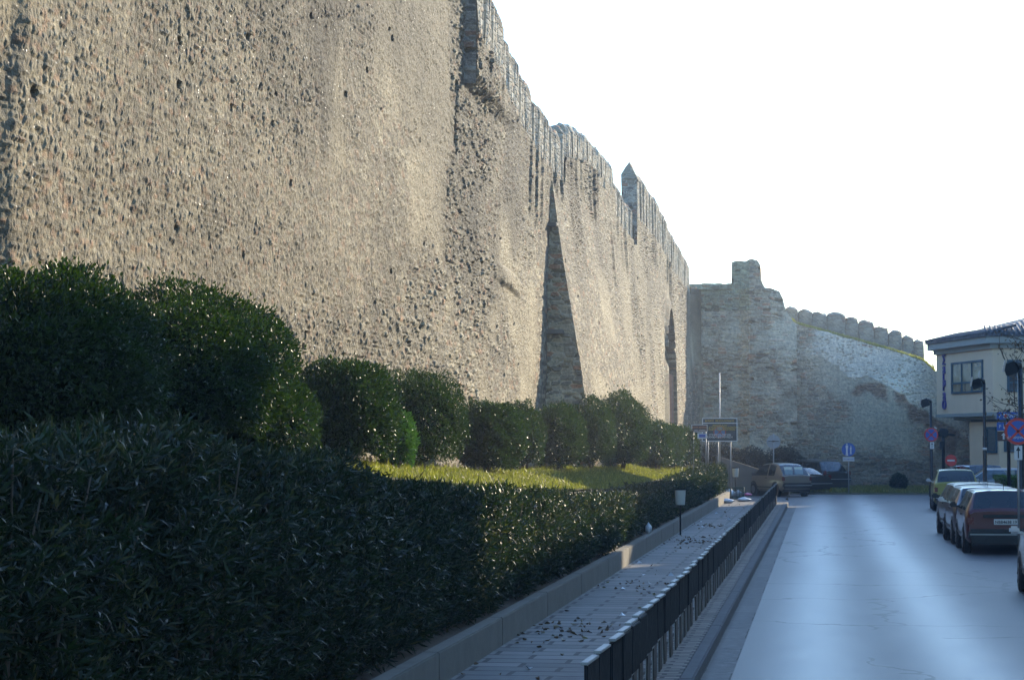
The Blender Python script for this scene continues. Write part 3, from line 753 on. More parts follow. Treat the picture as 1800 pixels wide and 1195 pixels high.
Y = by_px(985, -6.0); bush(-6.0, Y, .50, 1.9, 3.18, 'round bush with a sunlit rim in front of the buttress', seed=11, n=15000, leaf=.06)
Y = by_px(1042, -5.85); bush(-5.9, Y, .58, 2.1, 3.45, 'dark round-topped bush right of the buttress', seed=12, n=15000, leaf=.06)
Y = by_px(1098, -5.6); bush(-5.65, Y, .70, 3.2, 3.72, 'large dark bush hiding the wall foot left of the arch', seed=13, n=18000, leaf=.07)
Y = by_px(1158, -5.35); bush(-5.4, Y, .52, 3.0, 3.0, 'medium clipped bush below the tall arch', seed=14, n=9000, leaf=.08)
Y = by_px(1184, -5.2); bush(-5.25, Y, .42, 3.0, 2.9, 'narrow sunlit bush right of the one below the arch', seed=15, n=7000, leaf=.085)
Y = by_px(1207, -5.0); bush(-5.05, Y, .5, 3.4, 2.85, 'last clipped bush of the row, beside the brown sign', seed=16, n=7000, leaf=.09)

# oleander hedge
HT = [(6, 2.4), (10, 2.42), (14.4, 2.36), (17, 2.22), (19, 2.08), (21, 1.94), (24, 1.83), (29, 1.69), (38, 1.44), (46, 1.27), (60, 1.20), (72, 1.25), (80, 1.36), (88, 1.42)]
def hedge_shape(n, y0, y1, rng, wid=(-3.62, -4.72)):
    y = rng.uniform(y0, y1, n); h = interp(y, HT) + .22 * (fbm(y * .9, y * 0 + 3, 61, 4) - .5) * 1.6
    s = rng.random(n); zb = .48
    face = s < .62; x = np.where(face, wid[0] - .36 * rng.random(n) ** 1.6, rng.uniform(wid[1], wid[0] - .05, n))
    z = np.where(face, rng.uniform(zb, 1, n) , 1); z = np.where(face, zb + (h - zb) * rng.random(n), h - .28 * rng.random(n) ** 1.6)
    # rounded shoulder and bulges
    bul = .40 * (fbm(y * 1.3, z * 1.6, 62, 4) - .5)
    tz = np.clip((z - zb) / (h - zb), 0, 1)
    x = x - .22 * np.clip(tz - .7, 0, 1) / .3 * face + bul * .9 - .16 * np.clip(.25 - tz, 0, .25) / .25
    return x, y, z
hd = empty('oleander_hedge', (-4.1, 8, .45)); tag(hd, 'long dark oleander hedge with narrow leaves growing above the low concrete wall', 'hedge')
VV = []; k = 0
def hedge_part(y0, y1, n, L, W, seed, whorl=7):
    rng = np.random.default_rng(seed); x, y, z = hedge_shape(n, y0, y1, rng)
    P = np.stack([x, y, z], 1); out = np.stack([np.where(z < interp(y, HT) - .3, 1.0, .25), rng.normal(size=n) * .5, np.full(n, .9)], 1)
    out += rng.normal(size=(n, 3)) * .45; out /= np.linalg.norm(out, axis=1, keepdims=True)
    PP = np.repeat(P, whorl, 0); OO = np.repeat(out, whorl, 0)
    PP = PP + OO * rng.uniform(-.10, .06, len(PP))[:, None]
    DD = OO * .8 + rng.normal(size=OO.shape) * .62
    return leaf_mesh('foliage', PP - np.array([-4.1, 8, .45]), DD, L, W, rng=rng)
for (y0, y1, n, L, W, sd_) in ((7.5, 20, 11000, .105, .017, 1), (20, 34, 9500, .105, .018, 2), (34, 56, 9000, .105, .022, 3), (56, 88.3, 7500, .11, .030, 4)):
    link('foliage', hedge_part(y0, y1, n, L, W, sd_), M['oleander_leaf'], hd)
# dark inner mass added to block light through the hedge, and canes
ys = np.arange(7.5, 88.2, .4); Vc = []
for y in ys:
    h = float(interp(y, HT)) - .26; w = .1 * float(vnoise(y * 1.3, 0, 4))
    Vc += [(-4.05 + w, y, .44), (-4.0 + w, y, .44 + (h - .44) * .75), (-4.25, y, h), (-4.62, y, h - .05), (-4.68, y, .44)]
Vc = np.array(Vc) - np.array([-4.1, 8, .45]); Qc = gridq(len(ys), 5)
o = link('dark_core', npmesh('dark_core', Vc, Qc), M['inner_dark'], hd)
b = MB(); rr = random.Random(5)
for i in range(95):
    y = 8 + 30 * rr.random() ** 1.3 ; h = float(interp(y, HT)); x = -3.98 + rr.uniform(-.08, .14); dy = rr.uniform(-.6, .6); dx = rr.uniform(0, .25)
    q = [(x, y, .5), (x + dx * .4, y + dy * .4, .5 + (h - .5) * .45), (x + dx, y + dy, .5 + (h - .5) * rr.uniform(.75, .98))]
    b = MB(); b.tube([Vector(p) - Vector((-4.1, 8, .45)) for p in q], [.014, .010, .005], 5, cap=False); b.build('cane', M['cane'], hd)

# grass on the terrace
rng = np.random.default_rng(3); n = 90000
y = 12 + 82 * rng.random(n) ** 1.5; x = rng.uniform(-6.9, -4.72, n); z = lawn_z(x, y)
keep = fbm(x * 1.3, y * 1.3, 71, 3) + .18 * rng.random(n) > .42
x, y, z = x[keep], y[keep], z[keep]; n = len(x)
P = np.stack([x, y, z], 1); D = np.stack([rng.normal(size=n) * .35, rng.normal(size=n) * .35, np.ones(n)], 1)
hgt = .045 + .05 * fbm(x * 2, y * 2, 72, 3) + (.10 * rng.random(n)) * (rng.random(n) > .93)
o = link('grass', leaf_mesh('grass', P, D, hgt, .007 + y * .00022, rng=rng), M['grass_blade']); tag(o, kind='stuff')
# grass growing on the curtain wall ledge, coloured as if sunlit, and on the verge
n = 9000; u = rng.uniform(cu[1], cu[-3], n); zt = np.interp(u, cu, cz)
P = np.stack([u, c_y(u) + rng.uniform(-.05, 1.2, n), zt - .03], 1); D = np.stack([rng.normal(size=n) * .5, rng.normal(size=n) * .4 - .2, np.ones(n)], 1)
tag(link('sunlit_dry_grass', leaf_mesh('sunlit_dry_grass', P, D, .17, .03, rng=rng), M['sunlit_dry_grass']), kind='stuff')
n = 22000; u = rng.uniform(-4, 8, n); P = np.stack([u, rng.uniform(EDGE + .1, 115, n), .08 + 0 * u], 1); D = np.stack([rng.normal(size=n) * .5, rng.normal(size=n) * .4, np.ones(n)], 1)
tag(link('verge_grass', leaf_mesh('verge_grass', P, D, .13 + .10 * fbm(u, u * 0, 4), .03, rng=rng), M['grass_blade']), kind='stuff')
# dark shrubs against the tower foot
for (px, w, pt, Yb, lab, s) in ((1262, 1.05, 782, 109, 'low dark bush behind the information board posts', 31), (1318, 1.0, 790, 109.5, 'dark bush at the tower foot left of the round sign', 32), (1378, .95, 789, 110, 'dark rounded bush at the tower foot behind the small gold car', 33)):
    p = at(px, pt, Y=Yb); bush(p.x, Yb, w, .9, p.z, lab, 'dark_leaf', seed=s, n=6000, leaf=.10, group='dark shrubs at the tower foot', zb=.1, name='dark_shrub', sq=2.2)
p = at(1580, 834, Y=108); bush(p.x, 108, .36, .36, p.z, 'small round reddish-green shrub on the verge by the curtain wall', 'oleander_leaf', seed=36, n=2200, leaf=.10, group=None, zb=.1, name='small_shrub', sq=2.0)
# clipped hedge on the right pavement
hr = empty('clipped_hedge', (5.95, 70.5, 0)); tag(hr, 'low bright green clipped hedge behind the parked cars at the right', 'hedge')
n = 9000; x = rng.uniform(-.65, .95, n); y = np.where(rng.random(n) < .5, -.5 + .1 * rng.random(n), rng.uniform(-.5, 2, n)); z = np.where(y < -.35, rng.uniform(.1, 1.32, n), 1.32 - .1 * rng.random(n))
link('foliage', leaf_mesh('foliage', np.stack([x, y, z], 1), rng.normal(size=(n, 3)) + np.array([0, -.5, .4]), .07, .035, rng=rng), M['bright_leaf'], hr)
MB().box((.15, .75, .65), (1.5, 2.3, 1.25)).build('dark_core', M['dark_leaf'], hr)  # solid dark filling, blocks light between the hedge leaves

# bare tree at the right with a few dry leaves; its branches reach into the picture
tr = empty('bare_tree', (5.75, 57, .14)); tag(tr, 'bare winter tree at the right edge with a few dry brown leaves on its twigs', 'tree')
rr = random.Random(12); tb = MB(); tips = []
tb.tube([(0, 0, -.05), (.03, 0, 1.2), (-.02, .02, 2.5), (.05, 0, 3.6)], [.11, .09, .075, .06], 10)
lf = []
def branch(p, d, L, r, depth):
    pts = [p]; dd = d.normalized()
    for i in range(4):
        dd = (dd + Vector([rr.uniform(-.25, .25) for _ in range(3)]) * .6 + Vector((0, 0, .04))).normalized(); pts.append(pts[-1] + dd * L / 4)
    tb2.tube(pts, [r, r * .85, r * .7, r * .55, r * .4], 6, cap=False)
    if depth == 0:
        for q in pts[2:]:
            if rr.random() < .42:
                for _ in range(rr.randint(1, 4)): lf.append(tuple(q + Vector([rr.uniform(-.12, .12) for _ in range(3)])))
        return
    for i in range(3): branch(pts[2 + i % 3], (dd + Vector([rr.uniform(-.9, .9), rr.uniform(-.9, .9), rr.uniform(-.5, .7)])), L * .62, r * .5, depth - 1)
tb.build('trunk', M['bark'], tr)
tb2 = MB()
for a, (hz, e, L) in enumerate(((2.3, .5, 1.0), (2.75, .25, 1.15), (3.0, .8, 1.2), (3.4, .45, 1.25), (3.55, 1.1, 1.3), (3.6, .6, 1.3), (2.5, .1, 1.0), (3.2, .3, 1.2))):
    az = [math.pi, math.pi * .92, math.pi * 1.15, math.pi * 1.02, math.pi * 1.3, .4, math.pi * 1.05, -.8][a]
    branch(Vector((0, 0, hz)), Vector((math.cos(az), math.sin(az), e)), L, .035, 2)
tb2.build('branches', M['bark'], tr)
lf = np.array(lf); link('leaves', leaf_mesh('leaves', lf, rng.normal(size=lf.shape) + np.array([0, 0, -1.2]), .10, .05, rng=rng), M['dead_leaf'], tr)
# little bare shrub growing on the wall end
ts = empty('bare_sapling', tuple(at(1641, 645, Y=118.0))); tag(ts, 'tiny bare sapling sprouting from the low right end of the curtain wall', 'sapling')
b = MB()
for i in range(9): b.tube([(0, 0, -.1), (rr.uniform(-.2, .2), 0, .3), (rr.uniform(-.4, .4), rr.uniform(-.1, .1), rr.uniform(.5, .9))], [.012, .008, .003], 4, cap=False)
b.build('stem', M['bark'], ts)
# fallen leaves on the pavement
n = 320; y = 12 + 70 * rng.random(n); x = rng.uniform(-3.45, -1.8, n)
cl = rng.random(n) < .78; cy = rng.choice([19.5, 26.5, 27.5, 35.5, 51, 52.5, 61], n); cx = rng.choice([-2.9, -2.6, -3.1], n)
y = np.where(cl, cy + rng.normal(size=n) * .9, y); x = np.clip(np.where(cl, cx + rng.normal(size=n) * .28, x), -3.46, -1.8)
P = np.stack([x, y, np.full(n, .158)], 1); D = np.stack([rng.normal(size=n), rng.normal(size=n), .25 * rng.random(n)], 1)
tag(link('fallen_leaves', leaf_mesh('fallen_leaves', P, D, .075, .04, rng=rng), M['dead_leaf']), kind='stuff')
n = 26; P = np.stack([rng.uniform(-3.4, -1.9, n), rng.uniform(14, 75, n), np.full(n, .16)], 1); D = np.stack([rng.normal(size=n), rng.normal(size=n), .2 * rng.random(n)], 1)
tag(link('litter', leaf_mesh('litter', P, D, .12, .08, rng=rng), M['bag_white']), kind='stuff')
# ================================================================== railing along the kerb
FX = -1.60; PITCH = .80
def rail_meshes():
    a = MB(); a.box((0, 0, .52), (.018, .79, .40))
    for k in range(9): a.box((.014, -.35 + k * .0875, .52), (.010, .042, .385))
    a.box((-.014, 0, .34), (.012, .79, .05))
    p = a.build('panel', M['black_metal']).data
    b = MB(); b.box((0, 0, .735), (.055, .785, .022), bev=.004); c = b.build('cap_rail', M['rail_cap']).data
    d = MB(); d.box((0, .09, .165), (.014, .36, .33)); d.box((-.010, -.10, .165), (.006, .012, .33), mi=1); d.box((0, -.24, .322), (.02, .30, .014), mi=1)
    e = d.build('leg', [M['rail_brown'], M['rail_cap']]).data
    for o in [o for o in COL.objects if o.name in ('panel', 'cap_rail', 'leg')]: bpy.data.objects.remove(o)
    return p, c, e
plain('rail_cap', (.26, .26, .25), .5, .3, var=.2); plain('rail_brown', (.045, .032, .024), .6, var=.3)
pm, cmh, lm = rail_meshes()
def railing(y0, n, label, dx=0.0):
    r = empty('railing', (FX + dx, y0, .15)); tag(r, label, 'railing', 'railing sections along the kerb')
    for k in range(n):
        for nm, m in (('panel', pm), ('cap_rail', cmh), ('leg', lm)):
            o = bpy.data.objects.new(nm, m); COL.objects.link(o); o.parent = r
            o.location = (random.uniform(-.008, .008), (k + .5) * PITCH, random.uniform(-.006, .006)); o.rotation_euler = (-.024 if nm != 'leg' else 0, random.uniform(-.02, .02), 0)
railing(11.9, 3, 'nearest short piece of black railing, only its top corner in view at the bottom')
railing(15.45, 2, 'short black railing section of two panels at the near end')
railing(17.2, 34, 'longest black railing section, many overlapping panels beside the pavement', .02)
railing(44.9, 12, 'black railing section with the sunlit slats in its middle stretch')
railing(54.8, 35, 'far black railing section ending by the small gold car')

# ================================================================== cars
def wheel_tree(parent, x, y, r, w=.17):
    s = 1 if x > 0 else -1
    b = MB(); b.tube([(x - w / 2, y, r), (x - w / 2 + .02, y, r), (x + w / 2 - .02, y, r), (x + w / 2, y, r)], [r * .9, r, r, r * .9], 28)
    t = b.build('wheel', M['rubber'], parent)
    xo = x + s * (w / 2 + .004)
    b = MB(); b.tube([(xo - s * .02, y, r), (xo, y, r)], [r * .62, r * .60], 24)
    for k in range(5):
        a = k * 2 * math.pi / 5; b.box((xo + s * .006, y + math.cos(a) * r * .33, r + math.sin(a) * r * .33), (.012, r * .12, r * .45), rx=a - math.pi / 2)
    b.build('rim', M['rim_metal'], t)
def car(name, loc, heading, label, paint, L=3.9, W=1.6, H=1.4, belt=.92, hood=.86, tail='hatch', wr=.285, roof_f=.22, roof_r=-.36, ws=.16, bumper='trim_black', group='cars parked along the street', plate=None, tl='tail_red', blinds=False, rear_low=.62, front=False, roofbars=False, arc=.02, glass_r=.86, mirror='trim_black'):
    """x sideways, y towards the front (+), origin on the road under the middle; roof_f/roof_r/ws as shares of the length"""
    r = empty(name, loc, heading); tag(r, label, 'car', group)
    hl = L / 2; yf = roof_f * L; yr = roof_r * L if tail != 'saloon' else -.22 * L
    ycf = yf + ws * L                          # foot of the windscreen
    ycr = -hl + .05 if tail == 'hatch' else (-hl + .16 if tail == 'wagon' else -.36 * L)
    deck = belt - .01
    def top(y):
        if y > ycf: t = (hl - y) / (hl - ycf); return hood - .22 * (1 - t) ** 2.2 * 1.0, 0
        if y > yf: t = (ycf - y) / (ycf - yf); return hood + (H - arc - hood) * (t ** .85), t
        if y > yr: t = (yf - y) / (yf - yr); return H - arc * (2 * t - 1) ** 2 - .01 * t, 1
        if y > ycr: t = (y - ycr) / (yr - ycr); return deck + (H - arc - .015 - deck) * t ** .8, t
        return deck - (.05 if tail == 'saloon' else 0) * 1.0, 0
    st = sorted(set([round(v, 4) for v in [hl, hl - .04, hl - .12, hl - .3, (hl + ycf) / 2, ycf, ycf - .04 * L * .5, (ycf + yf) / 2, yf + .03, yf, yf - .12, (yf + yr) / 2 + .05, (yf + yr) / 2 - .05, yr + .34, yr + .22, yr + .1, yr, yr - .02, (yr + ycr) / 2, ycr + .03, ycr, -hl + .10, -hl + .03, -hl]]))
    hw = W / 2; rings = []; bm = bmesh.new(); info = []
    for y in st:
        z, cab = top(y); e = max(0, 1 - min((hl - y), (y + hl)) / .35); w = hw * (1 - .09 * e ** 2.5)
        zb = .22 + .10 * e; zs = .50; bl = min(belt, z - .02) if cab == 0 else belt - .015 * 0
        if cab == 0: bl = z - .05
        wt = w * (.93 - .17 * cab)
        ring = [(0, zb), (w * .88, zb), (w * .985, zb + .10), (w, zs), (w * .995, .5 * (zs + bl)), (w * .965, bl), (wt + (w * .965 - wt) * .03, max(bl + .012, z - .055)), (wt * .93, z - .012), (wt * .55, z + .012), (0, z + .02)]
        rings.append([[bm.verts.new((x, y, zz)) for x, zz in ring], [bm.verts.new((-x, y, zz)) for x, zz in ring[1:-1]]]); info.append((y, cab))
    full = [a + b[::-1] for a, b in rings]; n = len(full[0]); np_ = len(rings[0][0])
    fm = {'body': [], 'side_window': [], 'windscreen': [], 'rear_window': []}
    for i in range(len(full) - 1):
        ym = (st[i] + st[i + 1]) / 2; c0, c1 = info[i][1], info[i + 1][1]
        for j in range(n):
            f = bm.faces.new((full[i][j], full[i][(j + 1) % n], full[i + 1][(j + 1) % n], full[i + 1][j])); f.smooth = True
            jj = j if j < np_ - 1 else n - 1 - j
            kind = 'body'
            if jj == 5 and yr - .03 < ym < ycf - .03 and (c0 > .02 or c1 > .02):
                mid = (yf + yr) / 2
                if not (mid - .05 < ym < mid + .05) and not (yr + .1 > ym) : kind = 'side_window'
                if tail == 'wagon' and yr + .05 < ym < yr + .34 and not (yr + .22 > ym > yr + .1): kind = 'side_window'
            if jj in (7, 8) or (jj == 6):
                if yf + .03 < ym < ycf - .02: kind = 'windscreen' if jj != 6 else 'body'
                if ycr + .03 < ym < yr - .02: kind = 'rear_window' if jj != 6 else 'body'
            fm[kind].append(f)
    for rg, fl in ((full[0], 1), (full[-1], 0)):
        a = rg[:np_]; b_ = [rg[0]] + rg[np_:][::-1] + [rg[np_ - 1]]
        for k in range(np_ - 1):
            vs = [a[k], a[k + 1], b_[k + 1], b_[k]]; vs = list(dict.fromkeys(vs))
            if len(vs) > 2: fm['body'].append(bm.faces.new(vs))
    bmesh.ops.recalc_face_normals(bm, faces=bm.faces)
    bm.verts.index_update()
    co = [v.co.copy() for v in bm.verts]
    sw = fm.pop('side_window'); fm['side_window'] = [f for f in sw if f.calc_center_median().x > 0]; fm['side_window '] = [f for f in sw if f.calc_center_median().x < 0]
    for k, fs in fm.items():
        k = k.strip()
        if not fs: continue
        used = {}; F_ = []
        for f in fs:
            F_.append([used.setdefault(v.index, len(used)) for v in f.verts])
        me = bpy.data.meshes.new(k); me.from_pydata([co[i] for i in used], [], F_); me.update()
        for p in me.polygons: p.use_smooth = True
        o = link(k, me, M[paint] if k == 'body' else M['car_glass'], r)
        if k == 'body':
            try: me.set_sharp_from_angle(angle=R(32))
            except Exception: pass
    bm.free()
    # dark seals round the rear glass, bumpers, sills, arches
    z0, _ = top(ycr)
    for s, nm in ((1, 'front_bumper'), (-1, 'rear_bumper')):
        b = MB(); yb = s * (hl - .015)
        b.box((0, yb, rear_low - .24 if s < 0 else .42), (W * .93, .20, .24 if s < 0 else .22), bev=.05)
        b.box((0, yb - s * .05, .28), (W * .86, .16, .14), bev=.03)
        o = b.build(nm, M[bumper], r)
        if s < 0:
            q = MB(); q.box((0, yb - .105, rear_low - .235), (W * .90, .012, .03)); q.build('bumper_strip', M['cornice_paint'], o)
    for s in (-1, 1):
        b = MB(); yy = -hl + .045
        b.box((s * (hw * .86), yy, rear_low + .05), (hw * .17, .10, .19), bev=.02, mi=0); b.build('tail_light', M[tl], r)
        b = MB(); b.box((s * hw * .68, hl - .07, .66), (hw * .36, .14, .15), bev=.03); b.build('headlight', M['lamp_clear'], r)
        b = MB(); b.box((s * (hw + .08), yf + ws * L * .55, belt + .06), (.16, .09, .12), bev=.03); b.box((s * (hw - .0), yf + ws * L * .55 + .02, belt + .02), (.10, .05, .04)); b.build('mirror', M[mirror], r)
        b = MB(); b.box((s * (hw + .002), .02, .40), (.018, L * .42, .05), bev=.006); b.build('door_trim', M['trim_black'], r)
        b = MB(); b.box((s * (hw - .004), -.05 * L, belt - .10), (.03, .15, .03), bev=.008); b.build('door_handle', M['trim_black'], r)
        for yw in (hl - .20 * L, -hl + .19 * L):
            b = MB(); b.tube([(s * (hw - .14), yw, wr + .03), (s * (hw + .006), yw, wr + .03)], wr + .055, 28); b.build('wheel_arch', M['trim_black'], r)
            wheel_tree(r, s * (hw - .06), yw, wr)
    b = MB(); b.box((0, hl - .005, .60), (W * .42, .03, .10), bev=.01); b.build('grille', M['trim_black'], r)
    for yw in (-.12 * L * .6, .10 * L):
        for s in (-1, 1):
            b = MB(); b.box((s * .34, yw, .62), (.46, .16, .55), rx=.18 * -1, bev=.05); b.box((s * .34, yw + .24, .42), (.46, .46, .14), bev=.04); b.tube([(s * .34, yw - .06, .86), (s * .34, yw - .09, 1.0)], .03, 6)
            b.box((s * .34, yw - .10, 1.04), (.27, .10, .20), bev=.04); b.build('seat', M['seat_fabric'], r)
    if plate:
        p = MB(); py = -hl - .012
        p.box((0, py, rear_low + plate[1]), (.50, .016, .12), bev=.004); po = p.build('number_plate', M['plate_white'], r)
        text('characters', plate[0], .088, (0, py - .012, rear_low + plate[1] - .032), (R(90), 0, 0), 'black_text', po, .003)
        if plate[2]:
            q = MB(); q.box((0, -hl - .004, rear_low + plate[1] + .115), (.95, .02, .075), bev=.01); q.build('plate_recess', M['trim_black'], r)
    q = MB(); q.tube([(0, yr + .2, H), (0, yr + .12, H + .18)], .006, 5); q.build('aerial', M['trim_black'], r)
    if roofbars:
        q = MB()
        for s in (-1, 1): q.tube([(s * hw * .68, yr + .1, H + .05), (s * hw * .68, yf - .1, H + .06)], .018, 6)
        q.build('roof_rails', M['galvanised'], r)
    if blinds:
        for s, w in ((-1, .40), (1, .40)):
            q = MB(); q.box((s * .25, -hl + .34, belt + .22), (w, .02, .34), rx=-.35, bev=.01); q.build('sun_shade', M['blind_cloth'], r)
    return r
FONT = None
def text(name, body, size, loc, rot, mat, parent=None, ext=.004, align='CENTER', sx=1):
    cu_ = bpy.data.curves.new(name, 'FONT'); cu_.body = body; cu_.size = size; cu_.extrude = ext; cu_.align_x = align; cu_.resolution_u = 3; cu_.offset = .012 * size
    o = bpy.data.objects.new(name, cu_); COL.objects.link(o); o.location = loc; o.rotation_euler = rot; o.scale = (sx, 1, 1)
    cu_.materials.append(M[mat])
    if parent: o.parent = parent
    return o
def park(px, py, L, W, **k):
    p = at(px, py, Z=0); return Vector((p.x + W / 2 + .10, p.y + L * .5 - .7, 0))
c = park(1686, 971, 3.95, 1.68); car('hatchback_car', c, 0, 'dark red boxy hatchback with black bumper and white number plate, parked at the right', 'red_paint', L=3.9, W=1.68, H=1.36, belt=.91, rear_low=.66, plate=('NBB4638 19', .03, True), roof_r=-.40)
c2 = Vector((c.x - .04, c.y + 4.25, 0)); car('parked_car', c2, R(1.2), 'dark plum hatchback parked directly in front of the red one', 'plum_paint', L=3.75, W=1.66, H=1.34, plate=('NIK2071', .03, False), mirror='lamp_clear')
c3 = Vector((c.x + .02, c.y + 8.3, 0)); car('parked_car', c3, R(2), 'dark blue-black hatchback with orange tail lights, third in the row from the nearest', 'dark_paint', L=3.7, W=1.66, H=1.34, tl='tail_orange', roof_r=-.38)
p = at(1643, 897, Z=0); car('yellow_car', (p.x + .74, p.y + 1.2, 0), R(-1), 'mustard yellow small hatchback parked furthest along the right side', 'yellow_paint', L=3.6, W=1.56, H=1.42, rear_low=.68, belt=.95, mirror='lamp_clear')
p = at(1722, 852, Y=92); car('saloon_car', (p.x, 93.5, 0), R(196), 'dark navy saloon facing the street in front of the cream building', 'navy_paint', L=4.3, W=1.74, H=1.44, tail='saloon')
p = at(1776, 860, Y=84); car('estate_car', (p.x + .1, 85.5, 0), R(90), 'grey car half hidden behind the clipped hedge at the right edge', 'silver_paint', L=4.2, W=1.7, H=1.40, tail='wagon')
p = at(1409, 872.5, Z=0); HG = R(29); car('gold_city_car', (p.x - .98, p.y + 1.25, 0), HG, 'small rounded gold car with white sunshades in its rear window', 'gold_paint', L=3.3, W=1.5, H=1.45, belt=.90, rear_low=.72, blinds=True, roof_r=-.30, roof_f=.14, ws=.22, arc=.07, plate=('NEY8830', -.30, False), bumper='dark_blue_plastic' if 'dark_blue_plastic' in M else 'trim_black')
p = at(1452, 866, Z=0); car('parked_car', (p.x - .75, p.y + 2.6, 0), R(38), 'black estate car with a red tail light, behind the gold car', 'black_paint', L=4.2, W=1.66, H=1.46, tail='wagon', roofbars=True, rear_low=.86)
p = at(1438, 868, Z=0); car('parked_car', (p.x - 1.2, p.y + 1.0, 0), R(40), 'low black saloon squeezed between the gold car and the estate', 'black_paint', L=3.9, W=1.55, H=1.2, tail='saloon', rear_low=.72, belt=.86, hood=.8, plate=('NZ 5512', -.26, False))
c0 = at(1793, 1055, Z=0); car('parked_car', (c0.x + .99, c0.y + .95, 0), R(-1), 'beige car cut by the right edge, only mirror and wheel showing', 'beige_paint', L=3.9, W=1.66, H=1.42, mirror='lamp_clear')

# ================================================================== signs and poles
def disc(b, c, r, th=.02, mi=0, n=32, y=-1):
    b.tube([(c[0], c[1], c[2]), (c[0], c[1] + th, c[2])], r, n, mi); return b
def pole(parent, x, y, h, r=.03, mat='galvanised', name='post', z0=0):
    b = MB(); b.tube([(x, y, z0), (x, y, z0 + h)], r, 12); return b.build(name, M[mat], parent)
def flat(parent, name, poly, y, mat, th=.012):
    b = MB(); b.prism(poly, th, Matrix.Translation((0, y - th, 0))); return b.build(name, M[mat], parent)
def ring_poly(r, n=32, a0=0, a1=2 * math.pi, c=(0, 0)): return [(c[0] + r * math.cos(a0 + (a1 - a0) * i / n), c[1] + r * math.sin(a0 + (a1 - a0) * i / n)) for i in range(n)]
def nostop(parent, z, r, rz=0, y=-.04, red='red_sign', blue='blue_sign'):
    g = empty('sign_face'); g.parent = parent; g.location = (0, y, z); g.rotation_euler = (0, 0, rz)
    flat(g, 'rim', ring_poly(r), 0, red, .02); flat(g, 'field', ring_poly(r * .80), -.021, blue, .008)
    for a in (45, -45):
        ca, sa = math.cos(R(a)), math.sin(R(a)); w = r * .085; l = r * .80
        flat(g, 'bar', [(ca * l - sa * w, sa * l + ca * w), (-ca * l - sa * w, -sa * l + ca * w), (-ca * l + sa * w, -sa * l - ca * w), (ca * l + sa * w, sa * l - ca * w)], -.030, red, .006)
    return g
# info board
B0 = at(1234, 735, Y=88); B1 = at(1296, 775, Y=88.6); zt, zb = B0.z, B1.z; W_ = B1.x - B0.x
ib = empty('information_board', ((B0.x + B1.x) / 2, 88.3, .3), R(6)); tag(ib, 'large dark information board with a white frame and yellow lettering on three posts', 'notice board')
cz = (zt + zb) / 2 - .3; hh = (zt - zb) / 2
b = MB(); b.box((0, 0, cz), (W_, .04, 2 * hh), bev=.006); pn = b.build('panel', M['dark_board'], ib)
b = MB()
for zz in (cz + hh, cz - hh, cz + hh * .58): b.box((0, -.026, zz), (W_ + .03, .02, .032))
for s in (-1, 1): b.box((s * W_ / 2, -.027, cz), (.032, .02, 2 * hh - .036))
b.build('frame', M['white_paint'], ib)
text('heading', 'ΔΗΜΟΣ  ΘΕΣΣΑΛΟΝΙΚΗΣ', .105, (0, -.03, cz + hh * .70), (R(90), 0, 0), 'yellow_text', pn, sx=.88)
for zz, s_, x_, mt in ((.34, 'ΑΝΑΠΛΑΣΗ', .0, 'yellow_text'), (.16, 'ΕΡΓΑ ΣΤΟΝ ΠΕΡΙΒΑΛΛΟΝΤΑ', -.02, 'yellow_text'), (-.02, 'ΧΩΡΟ ΤΩΝ ΚΑΣΤΡΩΝ', .08, 'yellow_text'), (-.48, 'ΥΠΗΡΕΣΙΑ ΕΡΓΩΝ', 0, 'white_paint'), (-.68, 'ΤΕΧΝΙΚΗ ΔΙΕΥΘΥΝΣΗ', -.03, 'white_paint')):
    text('text_line', s_, .10, (x_, -.045, cz + hh * zz - .02), (R(90), 0, 0), mt, pn)
g = nostop(ib, cz - hh * .20, .25, y=-.005, red='faded_red', blue='faded_blue'); g.name = 'roundel'
for x_ in (-.45, .42): pole(ib, x_, .05, cz - hh + 1.0, .025, z0=-.3)
pole(ib, -.06, .06, cz - hh + .8, .022, z0=-.3)
tp = empty('thin_pole', (at(1265, 700, Y=90).x, 90, .3)); tag(tp, 'tall thin white pole rising above the information board', 'pole'); pole(tp, 0, 0, at(1265, 655, Y=90).z - .3, .022, 'white_paint', 'shaft')
b = MB(); b.tube([(0, 0, 0), (0, 0, .12)], .06, 10); b.build('foot', M['concrete_old'], tp)
# brown and blue signs beside it
p0 = at(1216, 746, Y=84); p1 = at(1243, 759, Y=84)
sg = empty('brown_sign', ((p0.x + p1.x) / 2, 84, 1.3), R(10)); tag(sg, 'small brown tourist sign with orange and white lettering beside the dark board', 'sign')
w = p1.x - p0.x; h = p0.z - p1.z; zc = (p0.z + p1.z) / 2 - 1.3
b = MB(); b.box((0, 0, zc), (w, .03, h * .92), bev=.004); q = b.build('panel', M['brown_sign'], sg)
b = MB()
for s in (-1, 1): b.box((0, -.02, zc + s * h * .46), (w + .02, .02, .02)); b.box((s * w / 2, -.021, zc), (.02, .02, h * .92 - .022))
b.build('frame', M['white_paint'], sg)
text('lettering', 'ΚΑΣΤΡΑ  ΑΚΡΟΠΟΛΗ', .062, (0, -.022, zc + .01), (R(90), 0, 0), 'orange_text', q, sx=.85); text('lettering', 'CASTLE  ACROPOLIS', .055, (0, -.022, zc - .09), (R(90), 0, 0), 'white_paint', q, sx=.85)
b = MB(); b.box((.10, 0, zc - h * .46 - .16), (w * .62, .03, .20), bev=.004); q = b.build('lower_panel', M['white_paint'], sg)
b = MB(); b.box((.10, -.02, zc - h * .46 - .15), (w * .42, .01, .12)); b.build('blue_patch', M['blue_sign'], q)
for x_ in (-.22, .24): pole(sg, x_, .04, zc + .1 + .5, .022, z0=-.5)
